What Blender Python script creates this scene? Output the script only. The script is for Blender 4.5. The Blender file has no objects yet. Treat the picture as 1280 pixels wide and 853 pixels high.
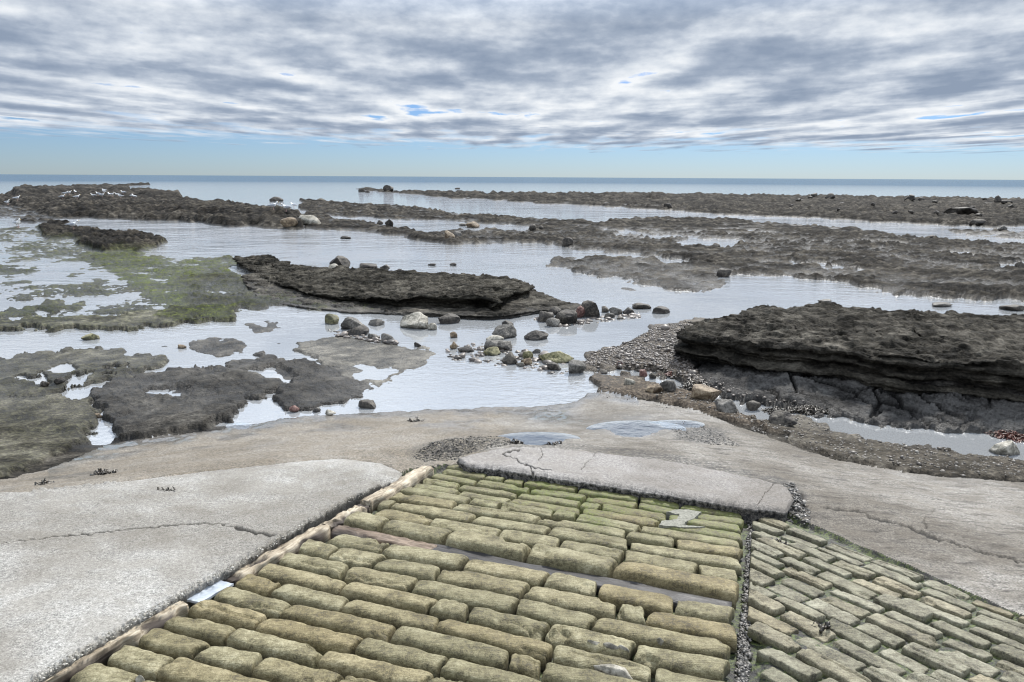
import bpy, math, random
import numpy as np
random.seed(7)
rng = np.random.default_rng(7)
C = bpy.context.scene.collection
R = math.radians

# ------------------------------------------------------------------ camera model (photo pixel -> ray), used to measure the place
F = 900.0
HY = 221.5
ROLL = math.atan2(7.0, 1280.0)
PITCH = math.atan((426.5 - HY) / F)
CZ = 3.0
def ray(u, v):
    u = np.asarray(u, float); v = np.asarray(v, float)
    a = u - 640; b = v - 426.5
    c, s = math.cos(ROLL), math.sin(ROLL)
    a2 = c * a + s * b; b2 = -s * a + c * b
    x = a2; y = F * math.cos(PITCH) - b2 * math.sin(PITCH); z = -F * math.sin(PITCH) - b2 * math.cos(PITCH)
    return np.stack([x, y, z], -1)
def on_plane(u, v, z0):
    r = ray(u, v)
    t = (np.asarray(z0) - CZ) / r[..., 2]
    return np.stack([r[..., 0] * t, r[..., 1] * t, np.asarray(z0) + 0 * t], -1)
FOOT = 1.4
_vp = ray(953, 358)
DH = _vp[:2] / np.hypot(*_vp[:2])          # downhill direction of the slipway
PH = np.array([DH[1], -DH[0]])             # across it, to the right
SL = -_vp[2] / np.hypot(*_vp[:2])
def slip_z(x, y):
    return FOOT - SL * (x * DH[0] + y * DH[1])
def on_slip(u, v, off=0.0):
    r = ray(u, v)
    t = (FOOT + off - CZ) / (r[..., 2] + SL * (r[..., 0] * DH[0] + r[..., 1] * DH[1]))
    p = r * t[..., None] if np.ndim(t) else r * t
    return p + np.array([0, 0, CZ])
def vh(u):                                  # horizon row at column u
    return HY + (np.asarray(u, float) - 640) * math.tan(ROLL)

# ------------------------------------------------------------------ noise
def _h(ix, iy, iz, seed):
    h = (ix.astype(np.int64) * 374761393 + iy.astype(np.int64) * 668265263 + iz * 2147483647 + seed * 1274126177) & 0xFFFFFFFF
    h = ((h ^ (h >> 13)) * 1274126177) & 0xFFFFFFFF
    h = ((h ^ (h >> 15)) * 2246822519) & 0xFFFFFFFF
    return (h ^ (h >> 16)) & 0xFFFFFFFF
def noise2(x, y, seed=0):
    x = np.asarray(x, float); y = np.asarray(y, float)
    ix = np.floor(x); iy = np.floor(y); fx = x - ix; fy = y - iy
    sx = fx * fx * fx * (fx * (fx * 6 - 15) + 10); sy = fy * fy * fy * (fy * (fy * 6 - 15) + 10)
    def g(dx, dy):
        a = _h(ix + dx, iy + dy, 0, seed) * (2 * math.pi / 4294967296.0)
        return np.cos(a) * (fx - dx) + np.sin(a) * (fy - dy)
    n = (g(0, 0) * (1 - sx) + g(1, 0) * sx) * (1 - sy) + (g(0, 1) * (1 - sx) + g(1, 1) * sx) * sy
    return n * 1.5
def noise3(x, y, z, seed=0):
    x = np.asarray(x, float); y = np.asarray(y, float); z = np.asarray(z, float)
    ix = np.floor(x); iy = np.floor(y); iz = np.floor(z); fx = x - ix; fy = y - iy; fz = z - iz
    s = lambda f: f * f * (3 - 2 * f)
    sx, sy, sz = s(fx), s(fy), s(fz); out = 0
    for dz in (0, 1):
        for dy in (0, 1):
            for dx in (0, 1):
                v = _h(ix + dx, iy + dy, (iz + dz).astype(np.int64), seed) / 2147483648.0 - 1
                out = out + v * (sx if dx else 1 - sx) * (sy if dy else 1 - sy) * (sz if dz else 1 - sz)
    return out
def fbm2(x, y, o=4, seed=0, gain=.5):
    a = 1; s = 0; t = 0
    for k in range(o):
        s = s + a * noise2(x * 2 ** k, y * 2 ** k, seed + k * 17); t += a; a *= gain
    return s / t * 1.6
def fbm3(p, f, o=4, seed=0, gain=.5):
    a = 1; s = 0; t = 0
    for k in range(o):
        s = s + a * noise3(p[..., 0] * f, p[..., 1] * f, p[..., 2] * f, seed + k * 17); t += a; a *= gain; f *= 2.03
    return s / t * 1.5
def worley(x, y, seed=0):                   # F2 - F1
    ix = np.floor(x); iy = np.floor(y); f1 = np.full(x.shape, 9.); f2 = np.full(x.shape, 9.)
    for dx in (-1, 0, 1):
        for dy in (-1, 0, 1):
            hx = _h(ix + dx, iy + dy, 1, seed) / 4294967296.0; hy = _h(ix + dx, iy + dy, 2, seed) / 4294967296.0
            d = np.hypot(ix + dx + hx - x, iy + dy + hy - y)
            f2 = np.where(d < f1, f1, np.minimum(f2, d)); f1 = np.minimum(f1, d)
    return f2 - f1
def sstep(a, b, x):
    t = np.clip((x - a) / (b - a), 0, 1)
    return t * t * (3 - 2 * t)

# ------------------------------------------------------------------ polygons
def sdpoly(U, V, pts, vw=2.0, pad=40):
    """signed distance (positive inside) with v weighted, far values clipped to -pad"""
    P = np.array(pts, float)
    out = np.full(U.shape, -float(pad))
    m = (U > P[:, 0].min() - pad) & (U < P[:, 0].max() + pad) & (V > P[:, 1].min() - pad) & (V < P[:, 1].max() + pad)
    if not m.any(): return out
    x = U[m]; y = V[m] * vw
    P = P * [1, vw]; Q = np.roll(P, -1, 0)
    d = np.full(x.shape, 1e9); ins = np.zeros(x.shape, bool)
    for (ax, ay), (bx, by) in zip(P, Q):
        ex, ey = bx - ax, by - ay
        t = np.clip(((x - ax) * ex + (y - ay) * ey) / (ex * ex + ey * ey + 1e-12), 0, 1)
        d = np.minimum(d, (x - ax - t * ex) ** 2 + (y - ay - t * ey) ** 2)
        if ay != by:
            c = (ay > y) != (by > y)
            ins ^= c & (x < (bx - ax) * (y - ay) / (by - ay) + ax)
    d = np.sqrt(d); out[m] = np.clip(np.where(ins, d, -d), -pad, 400)
    return out
def dline(U, V, pts, pad=25, vw=1.0):
    P = np.array(pts, float); out = np.full(U.shape, float(pad)); tt = np.zeros(U.shape)
    m = (U > P[:, 0].min() - pad) & (U < P[:, 0].max() + pad) & (V > P[:, 1].min() - pad) & (V < P[:, 1].max() + pad)
    if not m.any(): return out
    x = U[m]; y = V[m] * vw; d = np.full(x.shape, 1e9)
    for (ax, ay), (bx, by) in zip(P[:-1] * [1, vw], P[1:] * [1, vw]):
        ex, ey = bx - ax, by - ay
        t = np.clip(((x - ax) * ex + (y - ay) * ey) / (ex * ex + ey * ey + 1e-12), 0, 1)
        d = np.minimum(d, (x - ax - t * ex) ** 2 + (y - ay - t * ey) ** 2)
    out[m] = np.minimum(np.sqrt(d), pad)
    return out

# ------------------------------------------------------------------ object helpers
def mesh_np(name, verts, faces_flat, counts, mat, parent=None, smooth=True):
    me = bpy.data.meshes.new(name)
    me.vertices.add(len(verts)); me.vertices.foreach_set('co', np.ascontiguousarray(verts, np.float32).ravel())
    me.loops.add(len(faces_flat)); me.loops.foreach_set('vertex_index', np.ascontiguousarray(faces_flat, np.int32))
    me.polygons.add(len(counts))
    st = np.concatenate([[0], np.cumsum(counts)[:-1]]).astype(np.int32)
    me.polygons.foreach_set('loop_start', st); me.polygons.foreach_set('loop_total', np.asarray(counts, np.int32))
    me.update(calc_edges=True); me.validate()
    if smooth: me.polygons.foreach_set('use_smooth', np.ones(len(me.polygons), bool))
    if mat: me.materials.append(mat)
    o = bpy.data.objects.new(name, me); C.objects.link(o)
    if parent: o.parent = parent
    return o
def attr(o, name, vals):
    a = o.data.attributes.new(name, 'FLOAT', 'POINT')
    a.data.foreach_set('value', np.ascontiguousarray(vals, np.float32))
class MB:                                   # collects pieces that become ONE mesh
    def __init__(s): s.v = []; s.f = []; s.c = []; s.n = 0; s.a = []
    def add(s, verts, quads, val=0.0):
        verts = np.asarray(verts, float); quads = np.asarray(quads, int)
        s.v.append(verts); s.f.append((quads + s.n).ravel()); s.c.append(np.full(len(quads), quads.shape[1])); s.n += len(verts)
        s.a.append(np.full(len(verts), val))
    def build(s, name, mat, parent=None, smooth=True):
        o = mesh_np(name, np.concatenate(s.v), np.concatenate(s.f), np.concatenate(s.c), mat, parent, smooth)
        attr(o, 'tone', np.concatenate(s.a)) if len(o.data.vertices) == s.n else None
        return o
def grid_quads(nu, nv, wrap=False):
    i = np.arange(nu if wrap else nu - 1); j = np.arange(nv - 1)
    I, J = np.meshgrid(i, j, indexing='ij'); I2 = (I + 1) % nu
    return np.stack([I * nv + J, I2 * nv + J, I2 * nv + J + 1, I * nv + J + 1], -1).reshape(-1, 4)
def tag(o, label=None, cat=None, group=None, kind=None):
    if label: o['label'] = label
    if cat: o['category'] = cat
    if group: o['group'] = group
    if kind: o['kind'] = kind
    return o

# ------------------------------------------------------------------ materials
class NT:
    def __init__(s, name):
        s.m = bpy.data.materials.new(name); s.m.use_nodes = True
        s.t = s.m.node_tree; s.t.nodes.clear()
    def n(s, typ, **kw):
        nd = s.t.nodes.new(typ)
        for k, v in kw.items():
            if k == 'i':
                for kk, vv in v.items():
                    if hasattr(vv, 'is_linked') or isinstance(vv, bpy.types.NodeSocket): s.t.links.new(vv, nd.inputs[kk])
                    else: nd.inputs[kk].default_value = vv
            else: setattr(nd, k, v)
        return nd
    def pos(s): return s.n('ShaderNodeNewGeometry').outputs['Position']
    def vmap(s, vec, scale=(1, 1, 1), rot=(0, 0, 0)):
        return s.n('ShaderNodeMapping', i={'Vector': vec, 'Scale': scale, 'Rotation': rot}).outputs[0]
    def noise(s, vec, scale, detail=4, rough=.55, dist=0):
        return s.n('ShaderNodeTexNoise', i={'Vector': vec, 'Scale': scale, 'Detail': detail, 'Roughness': rough, 'Distortion': dist}).outputs[0]
    def voro(s, vec, scale, feature='F1', out='Distance', rnd=1.0):
        return s.n('ShaderNodeTexVoronoi', feature=feature, i={'Vector': vec, 'Scale': scale, 'Randomness': rnd}).outputs[out]
    def ramp(s, fac, stops):
        r = s.n('ShaderNodeValToRGB', i={'Fac': fac}); e = r.color_ramp.elements
        while len(e) < len(stops): e.new(.5)
        for el, (p, c) in zip(e, stops):
            el.position = p; el.color = (*c, 1) if hasattr(c, '__len__') else (c, c, c, 1)
        return r.outputs[0]
    def rng(s, v, a, b, c=0, d=1):
        return s.n('ShaderNodeMapRange', i={'Value': v, 'From Min': a, 'From Max': b, 'To Min': c, 'To Max': d}).outputs[0]
    def math(s, op, a, b=0.0, clamp=False):
        return s.n('ShaderNodeMath', operation=op, use_clamp=clamp, i={0: a, 1: b}).outputs[0]
    def mix(s, fac, a, b, mode='MIX'):
        nd = s.n('ShaderNodeMix', data_type='RGBA', blend_type=mode)
        for idx, v in ((0, fac), (6, a), (7, b)):
            if isinstance(v, bpy.types.NodeSocket): s.t.links.new(v, nd.inputs[idx])
            else: nd.inputs[idx].default_value = v if idx == 0 else ((*v, 1) if len(v) == 3 else v)
        return nd.outputs[2]
    def at(s, name): return s.n('ShaderNodeAttribute', attribute_name=name).outputs['Fac']
    def bump(s, h, dist=.01, strength=1.0, normal=None):
        i = {'Height': h, 'Distance': dist, 'Strength': strength}
        if normal: i['Normal'] = normal
        return s.n('ShaderNodeBump', i=i).outputs[0]
    def out(s, col, rough=.7, normal=None, spec=.5):
        i = {'Base Color': col if isinstance(col, bpy.types.NodeSocket) else (*col, 1), 'Roughness': rough, 'Specular IOR Level': spec}
        if normal: i['Normal'] = normal
        b = s.n('ShaderNodeBsdfPrincipled', i=i)
        s.n('ShaderNodeOutputMaterial', i={'Surface': b.outputs[0]})
        return s.m

def mat_reef(name='reef rock'):
    t = NT(name); p = t.pos()
    z = t.n('ShaderNodeSeparateXYZ', i={0: p}).outputs[2]
    pr = t.vmap(p, (1, 1, 1.6))
    n1 = t.noise(pr, .55, 6, .62); n2 = t.noise(pr, 3.1, 6, .65); n3 = t.noise(pr, 22, 4, .65)
    m = t.math('ADD', t.math('MULTIPLY', n1, .35), t.math('ADD', t.math('MULTIPLY', n2, .4), t.math('MULTIPLY', n3, .25)))
    c = t.ramp(m, [(.43, (0.0064, 0.0060, 0.0056)), (.48, (0.0224, 0.0204, 0.0176)), (.53, (0.0496, 0.0448, 0.0376)), (.60, (0.1200, 0.1104, 0.0944))])
    c = t.mix(t.math('MULTIPLY', t.at('weed'), .8), c, t.ramp(m, [(.43, (0.0019, 0.0017, 0.0016)), (.49, (0.0084, 0.0071, 0.0056)), (.54, (0.0211, 0.0180, 0.0136)), (.61, (0.0527, 0.0453, 0.0347))]))
    sand = t.ramp(n3, [(.38, (0.0375, 0.0300, 0.0240)), (.5, (0.0900, 0.0735, 0.0570)), (.62, (0.1800, 0.1500, 0.1162))])
    c = t.mix(t.at('sand'), c, sand)
    ag = t.math('MULTIPLY', t.at('algae'), t.rng(t.math('ADD', t.math('MULTIPLY', n2, .6), t.math('MULTIPLY', n3, .4)), .36, .58), True)
    c = t.mix(ag, c, t.ramp(n3, [(.40, (0.0101, 0.0144, 0.0029)), (.5, (0.0403, 0.0533, 0.0086)), (.60, (0.0936, 0.1116, 0.0216))]))
    c = t.mix(t.at('smooth'), c, t.ramp(m, [(.43, (.048, .045, .037)), (.5, (.115, .106, .088)), (.59, (.22, .205, .172))]))
    c = t.mix(t.at('shale'), c, t.ramp(m, [(.43, (0.0161, 0.0155, 0.0149)), (.5, (0.0465, 0.0446, 0.0428)), (.59, (0.1054, 0.1023, 0.0973))]))
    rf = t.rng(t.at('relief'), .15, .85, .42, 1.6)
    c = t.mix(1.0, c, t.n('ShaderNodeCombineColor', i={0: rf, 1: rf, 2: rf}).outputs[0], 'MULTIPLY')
    c = t.mix(t.at('crack'), c, (.006, .006, .006))
    wet = t.rng(t.math('ADD', z, t.math('MULTIPLY', t.math('SUBTRACT', n2, .5), .12)), -.01, .12, 1, 0)
    c = t.mix(t.math('MULTIPLY', wet, .35), c, (.5, .5, .5), 'MULTIPLY')
    rough = t.math('ADD', t.math('MULTIPLY', wet, -.36), t.rng(n3, .4, .6, .6, .95))
    h = t.math('ADD', t.math('MULTIPLY', n2, .6), t.math('MULTIPLY', n3, .4))
    nb = t.bump(h, .14, .9)
    nb = t.bump(t.noise(p, 90, 3, .6), .008, .8, nb)
    return t.out(c, t.math('MAXIMUM', rough, .12), nb, t.math('ADD', .03, t.math('MULTIPLY', wet, .27)))

def mat_concrete(name, base, stain_amt=1.0, agg=150, contrast=1.0):
    t = NT(name); p = t.pos()
    big = t.noise(p, .7, 5, .6); mid = t.noise(p, 5, 5, .6)
    g = t.noise(p, agg, 3, .8); g2 = t.noise(p, agg * .38, 4, .75)
    sp = t.voro(p, agg * .55)
    b = np.array(base)
    grain = t.math('ADD', t.math('MULTIPLY', g, .6), t.math('MULTIPLY', g2, .4))
    k = contrast
    c = t.ramp(grain, [(.40, tuple(b * (1 - .72 * k))), (.46, tuple(b * (1 - .3 * k))), (.53, tuple(b * (1 + .12 * k))), (.62, tuple(np.minimum(b * (1 + .85 * k), .85)))])
    c = t.mix(t.rng(mid, .42, .6, 0, .45 * stain_amt), c, tuple(b * [.72, .68, .62]), 'MIX')
    c = t.mix(t.rng(big, .44, .58, 0, .75 * stain_amt), c, (.52, .49, .45), 'MULTIPLY')
    c = t.mix(t.rng(t.voro(t.vmap(p, (1, 1, 1)), 26), .0, .10, .75 * stain_amt, 0), c, (.30, .28, .25), 'MULTIPLY')
    # flow streaks of fine dirt
    st = t.noise(t.vmap(p, (2.0, 9, 6), (0, 0, R(24))), 1.6, 7, .72, .5)
    c = t.mix(t.math('MULTIPLY', t.rng(st, .5, .66), t.at('streak')), c, (.36, .35, .35), 'MULTIPLY')
    c = t.mix(t.math('MULTIPLY', t.at('brown'), t.rng(mid, .25, .75, .45, 1)), c, t.ramp(grain, [(.40, (.035, .028, .019)), (.49, (.118, .098, .070)), (.60, (.30, .255, .195))]))
    n4 = t.noise(p, 38, 4, .7)
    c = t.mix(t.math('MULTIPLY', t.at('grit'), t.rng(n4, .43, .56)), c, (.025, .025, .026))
    c = t.mix(t.at('crack'), c, (.02, .018, .015))
    wet = t.at('wet')
    c = t.mix(t.math('MULTIPLY', wet, .6), c, (.5, .5, .52), 'MULTIPLY')
    rough = t.math('SUBTRACT', .88, t.math('MULTIPLY', wet, t.rng(mid, .3, .65, .78, .4)))
    nb = t.bump(t.math('ADD', t.math('MULTIPLY', mid, .5), t.math('MULTIPLY', g2, .3)), .02, .6)
    nb = t.bump(g, .0035, .8, nb)
    bs = t.n('ShaderNodeBsdfPrincipled', i={'Base Color': c, 'Roughness': rough, 'Normal': nb, 'Specular IOR Level': .35, 'Coat Weight': t.math('MULTIPLY', wet, t.rng(mid, .36, .58, .25, 1), True), 'Coat Roughness': .07, 'Coat IOR': 1.9})
    t.n('ShaderNodeOutputMaterial', i={'Surface': bs.outputs[0]})
    return t.m

def mat_sett(name, cols, moss=0.0):
    t = NT(name); p = t.pos()
    rnd = t.at('tone')
    n1 = t.noise(p, 9, 5, .6); n2 = t.noise(p, 60, 4, .65); n3 = t.noise(p, 210, 2, .7)
    f = t.math('ADD', t.math('ADD', t.math('MULTIPLY', n1, .42), t.math('MULTIPLY', n2, .34)), t.math('MULTIPLY', n3, .24))
    c = t.ramp(f, [(.41, cols[0]), (.465, cols[1]), (.525, cols[2]), (.60, cols[3])])
    c = t.mix(t.rng(rnd, 0, 1, 0, .7), c, (.62, .62, .55), 'MULTIPLY')
    c = t.mix(t.rng(t.math('FRACT', t.math('MULTIPLY', rnd, 7.3)), .6, 1, 0, .6), c, (1.1, .94, .76), 'MULTIPLY')
    gr = t.at('grime_shade')
    c = t.mix(t.math('MULTIPLY', gr, t.rng(n2, .3, .6, .6, 1), True), c, (.028, .026, .017))  # flanks darkened in the colour: damp grime plus painted shading for contrast
    al = t.math('MULTIPLY', t.at('algae'), t.rng(t.math('ADD', t.math('MULTIPLY', n1, .6), t.math('MULTIPLY', n2, .4)), .38, .58), True)
    c = t.mix(al, c, t.ramp(n2, [(.3, (.028, .038, .007)), (.5, (.085, .1, .022)), (.7, (.17, .18, .055))]))
    pit = t.rng(t.voro(t.vmap(p, (1, 1, 1)), 75), .0, .22, 1, 0)
    pit = t.math('MULTIPLY', pit, t.rng(t.noise(p, 13, 3, .5), .52, .62), True)
    c = t.mix(t.math('MULTIPLY', pit, .85), c, (.03, .027, .018))
    nb = t.bump(t.math('ADD', t.math('MULTIPLY', n1, .22), t.math('MULTIPLY', n2, .4)), .018, .7)
    bed = t.noise(t.vmap(p, (7, 70, 30), (0, 0, R(19.3))), 1.0, 4, .6, .4)
    c = t.mix(t.rng(bed, .56, .66, 0, .45), c, (.45, .41, .32), 'MULTIPLY')
    nb = t.bump(bed, .010, .8, nb)
    nb = t.bump(t.math('SUBTRACT', n3, t.math('MULTIPLY', pit, 1.2)), .004, .7, nb)
    return t.out(c, t.rng(n2, .3, .7, .55, .85), nb, .4)

def mat_stone(name, a, b, c3, scale=14, rough=.7, spec=.4):
    t = NT(name); g = t.n('ShaderNodeTexCoord').outputs['Object']; p = t.pos()
    r = t.n('ShaderNodeObjectInfo').outputs['Random']
    n1 = t.noise(p, scale * .25, 5, .6); n2 = t.noise(p, scale * 2, 4, .65)
    f = t.math('ADD', t.math('MULTIPLY', n1, .55), t.math('MULTIPLY', n2, .45))
    c = t.ramp(f, [(.42, a), (.5, b), (.59, c3)])
    c = t.mix(t.math('MULTIPLY', r, .35), c, (.6, .6, .62), 'MULTIPLY')
    z = t.n('ShaderNodeSeparateXYZ', i={0: p}).outputs[2]
    wl = t.rng(t.math('ADD', z, t.math('MULTIPLY', t.math('SUBTRACT', n1, .5), .05)), .0, .045, 1, 0)      # dark tide line of weed and wet
    c = t.mix(t.math('MULTIPLY', wl, .7), c, (.02, .019, .017))
    ro = t.math('SUBTRACT', rough, t.math('MULTIPLY', wl, .3))
    nb = t.bump(t.math('ADD', n1, t.math('MULTIPLY', n2, .5)), .03, .6)
    return t.out(c, ro, nb, spec)

def mat_wood(name, ang, a, b, c3, rough=.75):
    t = NT(name); p = t.pos()
    q = t.vmap(p, (1, 1, 1), (0, 0, -ang))
    g = t.noise(t.vmap(q, (3.0, 55, 55)), 1.0, 5, .65, .6); n1 = t.noise(p, 7, 4, .6)
    f = t.math('ADD', t.math('MULTIPLY', g, .6), t.math('MULTIPLY', n1, .4))
    c = t.ramp(f, [(.36, a), (.48, b), (.62, c3)])
    c = t.mix(t.at('rot'), c, (.035, .026, .02))
    nb = t.bump(g, .008, .8)
    return t.out(c, rough, nb, .4)

def mat_flat(name, a, b, scale=30, rough=.6, spec=.4):
    t = NT(name); p = t.pos(); n = t.noise(p, scale, 4, .65)
    return t.out(t.ramp(n, [(.35, a), (.65, b)]), rough, t.bump(n, .004, .5), spec)

def mat_water(name, sea=True):
    t = NT(name); p = t.pos()
    xy = t.n('ShaderNodeSeparateXYZ', i={0: p})
    dist = t.n('ShaderNodeVectorMath', operation='LENGTH', i={0: p}).outputs['Value']
    k = t.rng(dist, 14, 70, 0, 1)
    fine = t.noise(t.vmap(p, (1, 1.6, 1), (0, 0, R(-14))), 5.5, 3, .6)
    mid = t.noise(t.vmap(p, (.8, 1.5, 1), (0, 0, R(-8))), 1.3, 4, .6)
    big = t.noise(t.vmap(p, (.5, 1.6, 1), (0, 0, R(6))), .22, 5, .62)
    calm = t.noise(p, .16, 2, .5)
    h = t.math('ADD', t.math('MULTIPLY', t.math('MULTIPLY', fine, t.rng(dist, 12, 34, 1, 0)), t.math('ADD', t.math('MULTIPLY', t.rng(calm, .42, .62, .0, .16), 1.0), 0.0)),
               t.math('ADD', t.math('MULTIPLY', mid, t.math('MULTIPLY', t.math('MULTIPLY', t.math('ADD', .12, t.math('MULTIPLY', k, 2.0)), t.rng(calm, .40, .58, .25, 1.0)), t.rng(dist, 40, 110, 1, .15))), t.math('MULTIPLY', big, t.math('MULTIPLY', k, 2.2))))
    nb = t.bump(h, .15, .6)
    fr = t.n('ShaderNodeFresnel', i={'IOR': 2.6, 'Normal': nb}).outputs[0]
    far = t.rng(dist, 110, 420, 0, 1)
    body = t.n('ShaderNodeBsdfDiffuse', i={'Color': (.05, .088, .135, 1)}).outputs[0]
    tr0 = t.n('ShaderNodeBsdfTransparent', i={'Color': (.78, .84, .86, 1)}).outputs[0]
    pool_sheen = t.n('ShaderNodeBsdfDiffuse', i={'Color': (.58, .60, .615, 1)}).outputs[0]  # pale diffuse mixed in to brighten pools, standing in for reflected sky
    tr = t.n('ShaderNodeMixShader', i={0: .38 if sea else .0, 1: tr0, 2: pool_sheen}).outputs[0]
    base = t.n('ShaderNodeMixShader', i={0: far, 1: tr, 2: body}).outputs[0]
    gl = t.n('ShaderNodeBsdfGlossy', i={'Color': (.97, .98, 1, 1), 'Roughness': .045, 'Normal': nb}).outputs[0]
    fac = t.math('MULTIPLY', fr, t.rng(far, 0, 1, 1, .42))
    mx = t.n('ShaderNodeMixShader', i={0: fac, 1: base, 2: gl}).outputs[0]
    t.n('ShaderNodeOutputMaterial', i={'Surface': mx})
    return t.m

M_REEF = mat_reef()
M_APRON = mat_concrete('worn beach concrete', (.20, .188, .168), 1.2, 95, 1.0)
M_SLAB = mat_concrete('pale aggregate concrete', (.282, .276, .258), 1.0, 140, .85)
M_MID = mat_concrete('thin concrete topping', (.222, .21, .197), .8, 120, .8)
M_SETT = mat_sett('sandstone', [(0.0673, 0.0570, 0.0268), (0.1386, 0.1204, 0.0631), (0.2099, 0.1870, 0.1066), (0.3168, 0.2906, 0.1895)])
M_SMALL = mat_sett('grey sandstone', [(0.0433, 0.0384, 0.0231), (0.1264, 0.1161, 0.0780), (0.1950, 0.1834, 0.1300), (0.3034, 0.2921, 0.2203)])
M_DARKSTONE = mat_stone('dark weedy stone', (.008, .007, .006), (.03, .025, .02), (.085, .074, .058))
M_GREY = mat_stone('grey stone', (0.0300, 0.0277, 0.0240), (0.0825, 0.0765, 0.0660), (0.1725, 0.1613, 0.1425))
M_PALE = mat_stone('pale stone', (.09, .083, .065), (.22, .205, .165), (.38, .355, .30))
M_TAN = mat_stone('tan stone', (0.0560, 0.0370, 0.0209), (0.1520, 0.1100, 0.0665), (0.2560, 0.2068, 0.1377))
M_OLIVE = mat_stone('olive stone', (.04, .04, .016), (.13, .12, .055), (.24, .22, .12))
M_REDDISH = mat_stone('reddish stone', (.04, .016, .012), (.11, .05, .04), (.19, .11, .09))
ANG_D = math.atan2(DH[1], DH[0]); ANG_P = math.atan2(PH[1], PH[0])
M_TIMBER = mat_wood('weathered timber', ANG_D, (.07, .054, .036), (.25, .205, .145), (.45, .40, .31))
M_WETWOOD = mat_wood('wet timber', ANG_P, (.008, .007, .007), (.022, .020, .020), (.045, .042, .042), .5)
M_BROWNWOOD = mat_wood('brown timber', ANG_P, (.03, .019, .012), (.10, .070, .048), (.22, .165, .12), .6)
M_WATER = mat_water('water')
M_WEED = mat_flat('brown kelp', (.006, .005, .004), (.04, .03, .018), 40, .35, .5)
M_REDWEED = mat_flat('red weed', (.03, .006, .004), (.13, .035, .02), 40, .4, .5)

# ------------------------------------------------------------------ smooth base height of the near ground (thin plate through measured heights)
ctrl = []
def cs(u, v, off=0.0): ctrl.append(on_slip(u, v, off))
def cz(u, v, z): ctrl.append(on_plane(u, v, z))
for u, v in [(-300, 700), (-300, 853), (-600, 1000), (-100, 640), (0, 612), (0, 720), (0, 853), (100, 600), (200, 592), (200, 700), (200, 853), (300, 580), (330, 640), (430, 570), (480, 577),
             (400, 700), (400, 853), (530, 600), (600, 650), (700, 650), (640, 853), (800, 700), (850, 853), (950, 660), (940, 760), (1050, 720), (1100, 853), (1200, 760), (1280, 853),
             (1500, 1000), (0, 1100), (640, 1100), (1280, 1100), (640, 1600), (-300, 1500), (1500, 1500), (1500, 870)]:
    cs(u, v)
for u, v in [(560, 590), (640, 592), (760, 607), (850, 620), (940, 634)]: cs(u, v)
for u, v in [(640, 562), (720, 564), (830, 576), (940, 600), (990, 620)]: cs(u, v, .045)
for u, v in [(1050, 664), (1150, 700), (1280, 748), (1500, 830)]: cs(u, v, .008)
for u, v, z in [(-300, 650, .30), (-150, 615, .32), (0, 592, .36), (60, 588, .33), (30, 560, .12), (130, 552, .06), (100, 590, .5), (200, 570, .42), (190, 543, .09), (290, 533, .08), (300, 560, .42), (370, 520, .05), (380, 545, .36),
                (440, 516, .03), (450, 545, .40), (560, 509, .02), (540, 535, .34), (620, 508, .01), (620, 540, .36), (670, 510, .01), (690, 530, .22), (720, 502, .02), (745, 488, .03), (790, 500, .10), (795, 540, .36), (870, 512, .14), (860, 545, .38), (960, 545, .20),
                (960, 575, .45), (1050, 574, .24), (1060, 610, .55), (1150, 592, .26), (1180, 640, .62), (1280, 601, .28), (1280, 660, .62), (1500, 640, .3), (1500, 720, .62),
                (0, 520, .05), (0, 470, .0), (120, 500, .02), (250, 500, .02), (400, 470, .02), (400, 500, .01), (600, 470, -.03), (600, 430, -.03), (800, 470, .03), (800, 430, .02), (950, 520, .03), (960, 470, .06), (1100, 545, .01), (1200, 556, .0),
                (1280, 565, .01), (1280, 510, .1), (1500, 560, .05), (-300, 560, .05), (-300, 500, 0), (1500, 500, .05), (0, 400, 0), (300, 390, 0), (600, 380, 0), (900, 400, 0), (1280, 400, 0), (1500, 400, 0), (-300, 400, 0), (-700, 450, 0), (1900, 450, 0)]:
    cz(u, v, z)
ctrl = np.array(ctrl)
def _tps(r2): return .5 * r2 * np.log(r2 + 1e-9)
_n = len(ctrl)
_K = _tps(((ctrl[:, None, :2] - ctrl[None, :, :2]) ** 2).sum(-1)) + np.eye(_n) * 2e-3
_P = np.c_[np.ones(_n), ctrl[:, :2]]
_A = np.block([[_K, _P], [_P.T, np.zeros((3, 3))]])
_w = np.linalg.solve(_A, np.r_[ctrl[:, 2], 0, 0, 0])
def base_z(x, y):
    sh = np.shape(x); x = np.ravel(x); y = np.ravel(y); out = np.zeros(len(x))
    for i in range(0, len(x), 20000):
        a, b = x[i:i + 20000], y[i:i + 20000]
        out[i:i + 20000] = _tps((a[:, None] - ctrl[:, 0]) ** 2 + (b[:, None] - ctrl[:, 1]) ** 2) @ _w[:_n] + _w[_n] + _w[_n + 1] * a + _w[_n + 2] * b
    d = np.hypot(x, y)
    out = np.clip(out, -.15, 1.42) * (1 - sstep(11, 17, d))
    return out.reshape(sh)

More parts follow.
